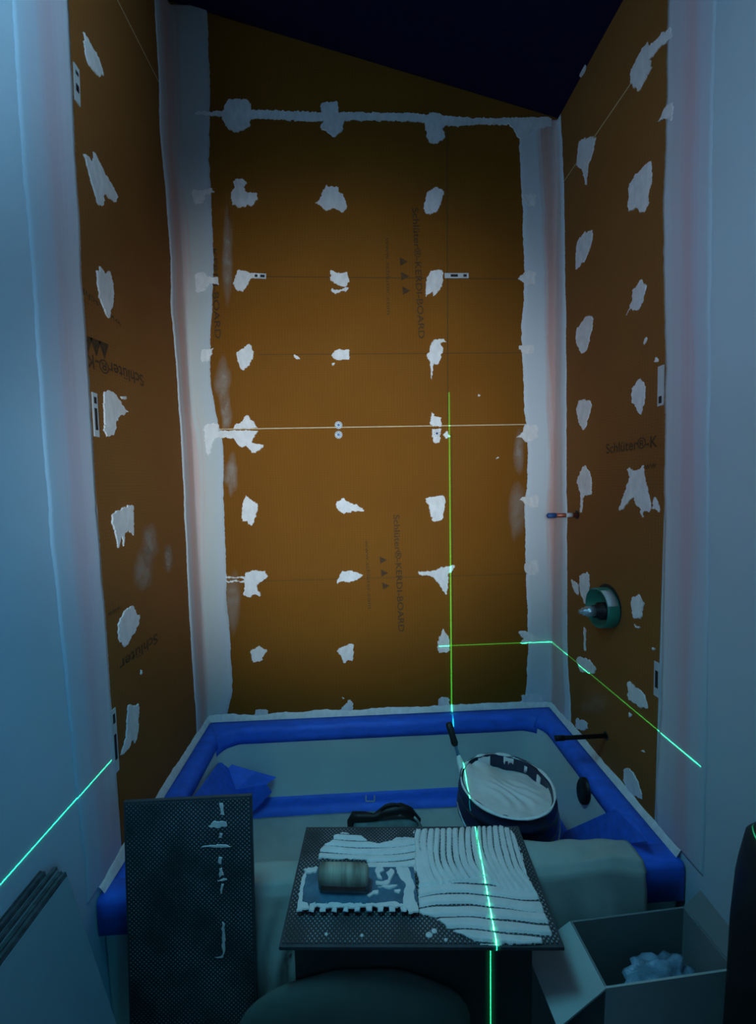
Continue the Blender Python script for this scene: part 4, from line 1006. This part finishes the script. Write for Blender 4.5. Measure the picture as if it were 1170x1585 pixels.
panel(cp(0, T_, 0.002), cp(0, Dc-T_, 0.002), cp(0, Dc-T_, BZ), cp(0, T_, BZ), T_, M['cardin_shaded'], 'side_panel')
panel(cp(Wc, T_, 0.002), cp(Wc, Dc-T_, 0.002), cp(Wc, Dc-T_, BZ), cp(Wc, T_, BZ), -T_, M['cardin_shaded'], 'side_panel')
panel(cp(T_, T_, 0.004), cp(Wc-T_, T_, 0.004), cp(Wc-T_, Dc-T_, 0.004), cp(T_, Dc-T_, 0.004), T_, M['cardin_shaded'], 'bottom')
# left flap falls outward and towards the viewer, right flap stands up and out
lf = [cp(0, .002, BZ), cp(0, Dc, BZ)]
f1 = on((838, 1486), 2, BZ+.01); f0 = on((882, 1427), 2, BZ+.06)
ff = on((858, 1572), 2, BZ-.06)
v1 = on((864, 1592), 2, BZ-.045)-cp(0, 0, BZ); v2 = on((1117, 1345), 2, BZ+.10)-cp(Wc, Dc, BZ)
panel(cp(-.001, 0.0, BZ), cp(-.001, Dc, BZ), cp(-.001, Dc, BZ)+v1, cp(-.001, 0, BZ)+v1, -T_, M['card'], 'flap')
panel(cp(Wc+.001, 0, BZ), cp(Wc+.001, Dc, BZ), cp(Wc+.001, Dc, BZ)+v2, cp(Wc+.001, 0, BZ)+v2, T_, M['cardin_shaded'], 'flap')  # right flap in the darker card: its shade is put into the colour
pillow_c = on((1035, 1500), 2, BZ-.10)
pb_ = pillow('plastic_bag', (min(pillow_c.x, cp(Wc*.6, 0, 0).x), cp(0, Dc*.5, 0).y, BZ-.10), Wc*.27, Dc*.30, .055, 'plastic', 'crumpled bluish clear plastic bag inside the open carton', 'bag', 2.0, .55)
pillow('black_pad', (cp(Wc*.26, 0, 0).x, cp(0, Dc*.5, 0).y, .095), Wc*.18, Dc*.34, .088, 'rubber', 'dark bundle lying in the left half of the open carton', 'bundle', 2.4)

# ------------------------------------------------------------------ black bag standing at the right edge
mb = MB(); rs = []
bx0 = on((1160, 1340), 2, LZ)
cxb = bx0.x+.112; cyb = bx0.y-.02
for z_, r in ((0.002, .150), (.06, .168), (.18, .172), (.32, .168), (.45, .166), (.56, .160), (.60, .154), (.66, .142), (.70, .110), (.722, .06), (.73, .02)):
    rs.append([Vector((cxb+r*.46*math.cos(t)*(1+.06*noise.noise(Vector((math.cos(t)*2, math.sin(t)*2, z_*4)))), cyb+r*.9*math.sin(t), z_)) for t in [2*math.pi*k/40 for k in range(40)]])
mb.rings(rs, cap0=True, cap1=True)
over_x = max(v[0] for v in mb.v)-1.512
if over_x > 0: mb.v = [(v[0] if v[0] < cxb else cxb+(v[0]-cxb)*(1.512-cxb)/(1.512-cxb+over_x), v[1], v[2]) for v in mb.v]
tag(mb.build('rubbish_bag', M['blackbag'], None, True), 'tall black bag standing at the right edge, crossed by the laser line', 'bag')

# ------------------------------------------------------------------ laser level: body and its three fans of light
lv = empty('laser_level', (LAS.x, LAS.y, 0)); tag(lv, 'small green laser level on a tripod in front of the tub', 'laser level')
mb = MB(); mb.box((LAS.x-.03, LAS.y-.085, LZ-.05), (LAS.x+.03, LAS.y-.008, LZ+.04)); mb.build('body', M['levelbody'], lv, bevel=.005)
mb = MB(); mb.tube([(LAS.x, LAS.y-.045, LZ-.05), (LAS.x, LAS.y-.045, LZ-.25)], .010, 12); mb.build('post', M['black'], lv, True)
for a in (30, 150, 270):
    t = math.radians(a); mb = MB(); mb.tube([(LAS.x, LAS.y-.045, LZ-.22), (LAS.x+.19*math.cos(t), LAS.y-.045+.19*math.sin(t), .006)], .006, 10); mb.build('leg', M['black'], lv, True)

def laser(name, plane_n, lo_dir, hi_dir, power, width):
    """point light whose emission is a thin fan: |dir.n| small, and dir between two limits"""
    l = bpy.data.lights.new(name, 'POINT'); l.shadow_soft_size = 0; l.energy = power; l.color = (.035, 1.0, .40); l.use_nodes = True
    nt = l.node_tree; L = nt.links.new; em = [n for n in nt.nodes if n.type == 'EMISSION'][0]
    tc = N(nt, 'ShaderNodeTexCoord')
    nv = N(nt, 'ShaderNodeVectorMath', operation='NORMALIZE'); L(tc.outputs['Normal'], nv.inputs[0])
    def dot(vec):
        d = N(nt, 'ShaderNodeVectorMath', operation='DOT_PRODUCT'); L(nv.outputs[0], d.inputs[0]); d.inputs[1].default_value = vec; return d.outputs['Value']
    def gauss(src, wd, k):
        a = N(nt, 'ShaderNodeMath', operation='DIVIDE'); L(src, a.inputs[0]); a.inputs[1].default_value = wd
        b = N(nt, 'ShaderNodeMath', operation='MULTIPLY'); L(a.outputs[0], b.inputs[0]); L(a.outputs[0], b.inputs[1])
        c = N(nt, 'ShaderNodeMath', operation='MULTIPLY'); L(b.outputs[0], c.inputs[0]); c.inputs[1].default_value = -1
        e = N(nt, 'ShaderNodeMath', operation='EXPONENT'); L(c.outputs[0], e.inputs[0])
        f = N(nt, 'ShaderNodeMath', operation='MULTIPLY'); L(e.outputs[0], f.inputs[0]); f.inputs[1].default_value = k; return f.outputs[0]
    d0 = dot(plane_n); g = N(nt, 'ShaderNodeMath', operation='ADD'); L(gauss(d0, width, 1), g.inputs[0]); L(gauss(d0, width*9, .012), g.inputs[1])
    out = g.outputs[0]
    for vec in (lo_dir, hi_dir):
        s = N(nt, 'ShaderNodeMath', operation='GREATER_THAN'); L(dot(vec), s.inputs[0]); s.inputs[1].default_value = 0
        m = N(nt, 'ShaderNodeMath', operation='MULTIPLY'); L(out, m.inputs[0]); L(s.outputs[0], m.inputs[1]); out = m.outputs[0]
    L(out, em.inputs['Strength'])
    o = bpy.data.objects.new(name, l); COL.objects.link(o); o.location = LAS; return o
fdir = Vector((pa.x-LAS.x, pa.y-LAS.y, 0)).normalized(); vn = Vector((fdir.y, -fdir.x, 0))
top = (on((693, 607), 1, 0.)-LAS).normalized(); upn = Vector((0, 0, 1))
# limit normals: rays below the top direction, rays above steep down
def perp(v, toward):                       # normal of the limiting plane, in the fan plane
    n_ = toward-v*toward.dot(v); return n_.normalized()
LP = 620
laser('laser_vertical_fan', vn, perp(top, Vector((0, 0, -1))), perp(Vector((fdir.x, fdir.y, -1.6)).normalized(), fdir), LP, .0014)
a0 = (on((679, 1000), 1, 0.)-LAS); a0.z = 0; a0.normalize(); a1 = (on((1085, 1176), 0, 1.52)-LAS); a1.z = 0; a1.normalize()
laser('laser_right_fan', Vector((0, 0, 1)), perp(a0, a1), perp(a1, a0), LP*.55, .0011)
bg = (on((1160, 1340), 2, LZ)-LAS); bg.z = 0; bg.normalize(); bg2 = Vector((bg.x, bg.y-.35, 0)).normalized()
bg1 = Vector((bg.x, bg.y+.055, 0)).normalized()
laser('laser_bag_fan', Vector((0, 0, 1)), perp(bg1, bg2), perp(bg2, bg1), LP*2, .002)
c0_ = (on((172, 1175), 0, 0.)-LAS); c0_.z = 0; c0_.normalize(); c1_ = Vector((-1, -.15, 0)).normalized()
laser('laser_left_fan', Vector((0, 0, 1)), perp(c0_, c1_), perp(c1_, c0_), LP*.42, .0011)
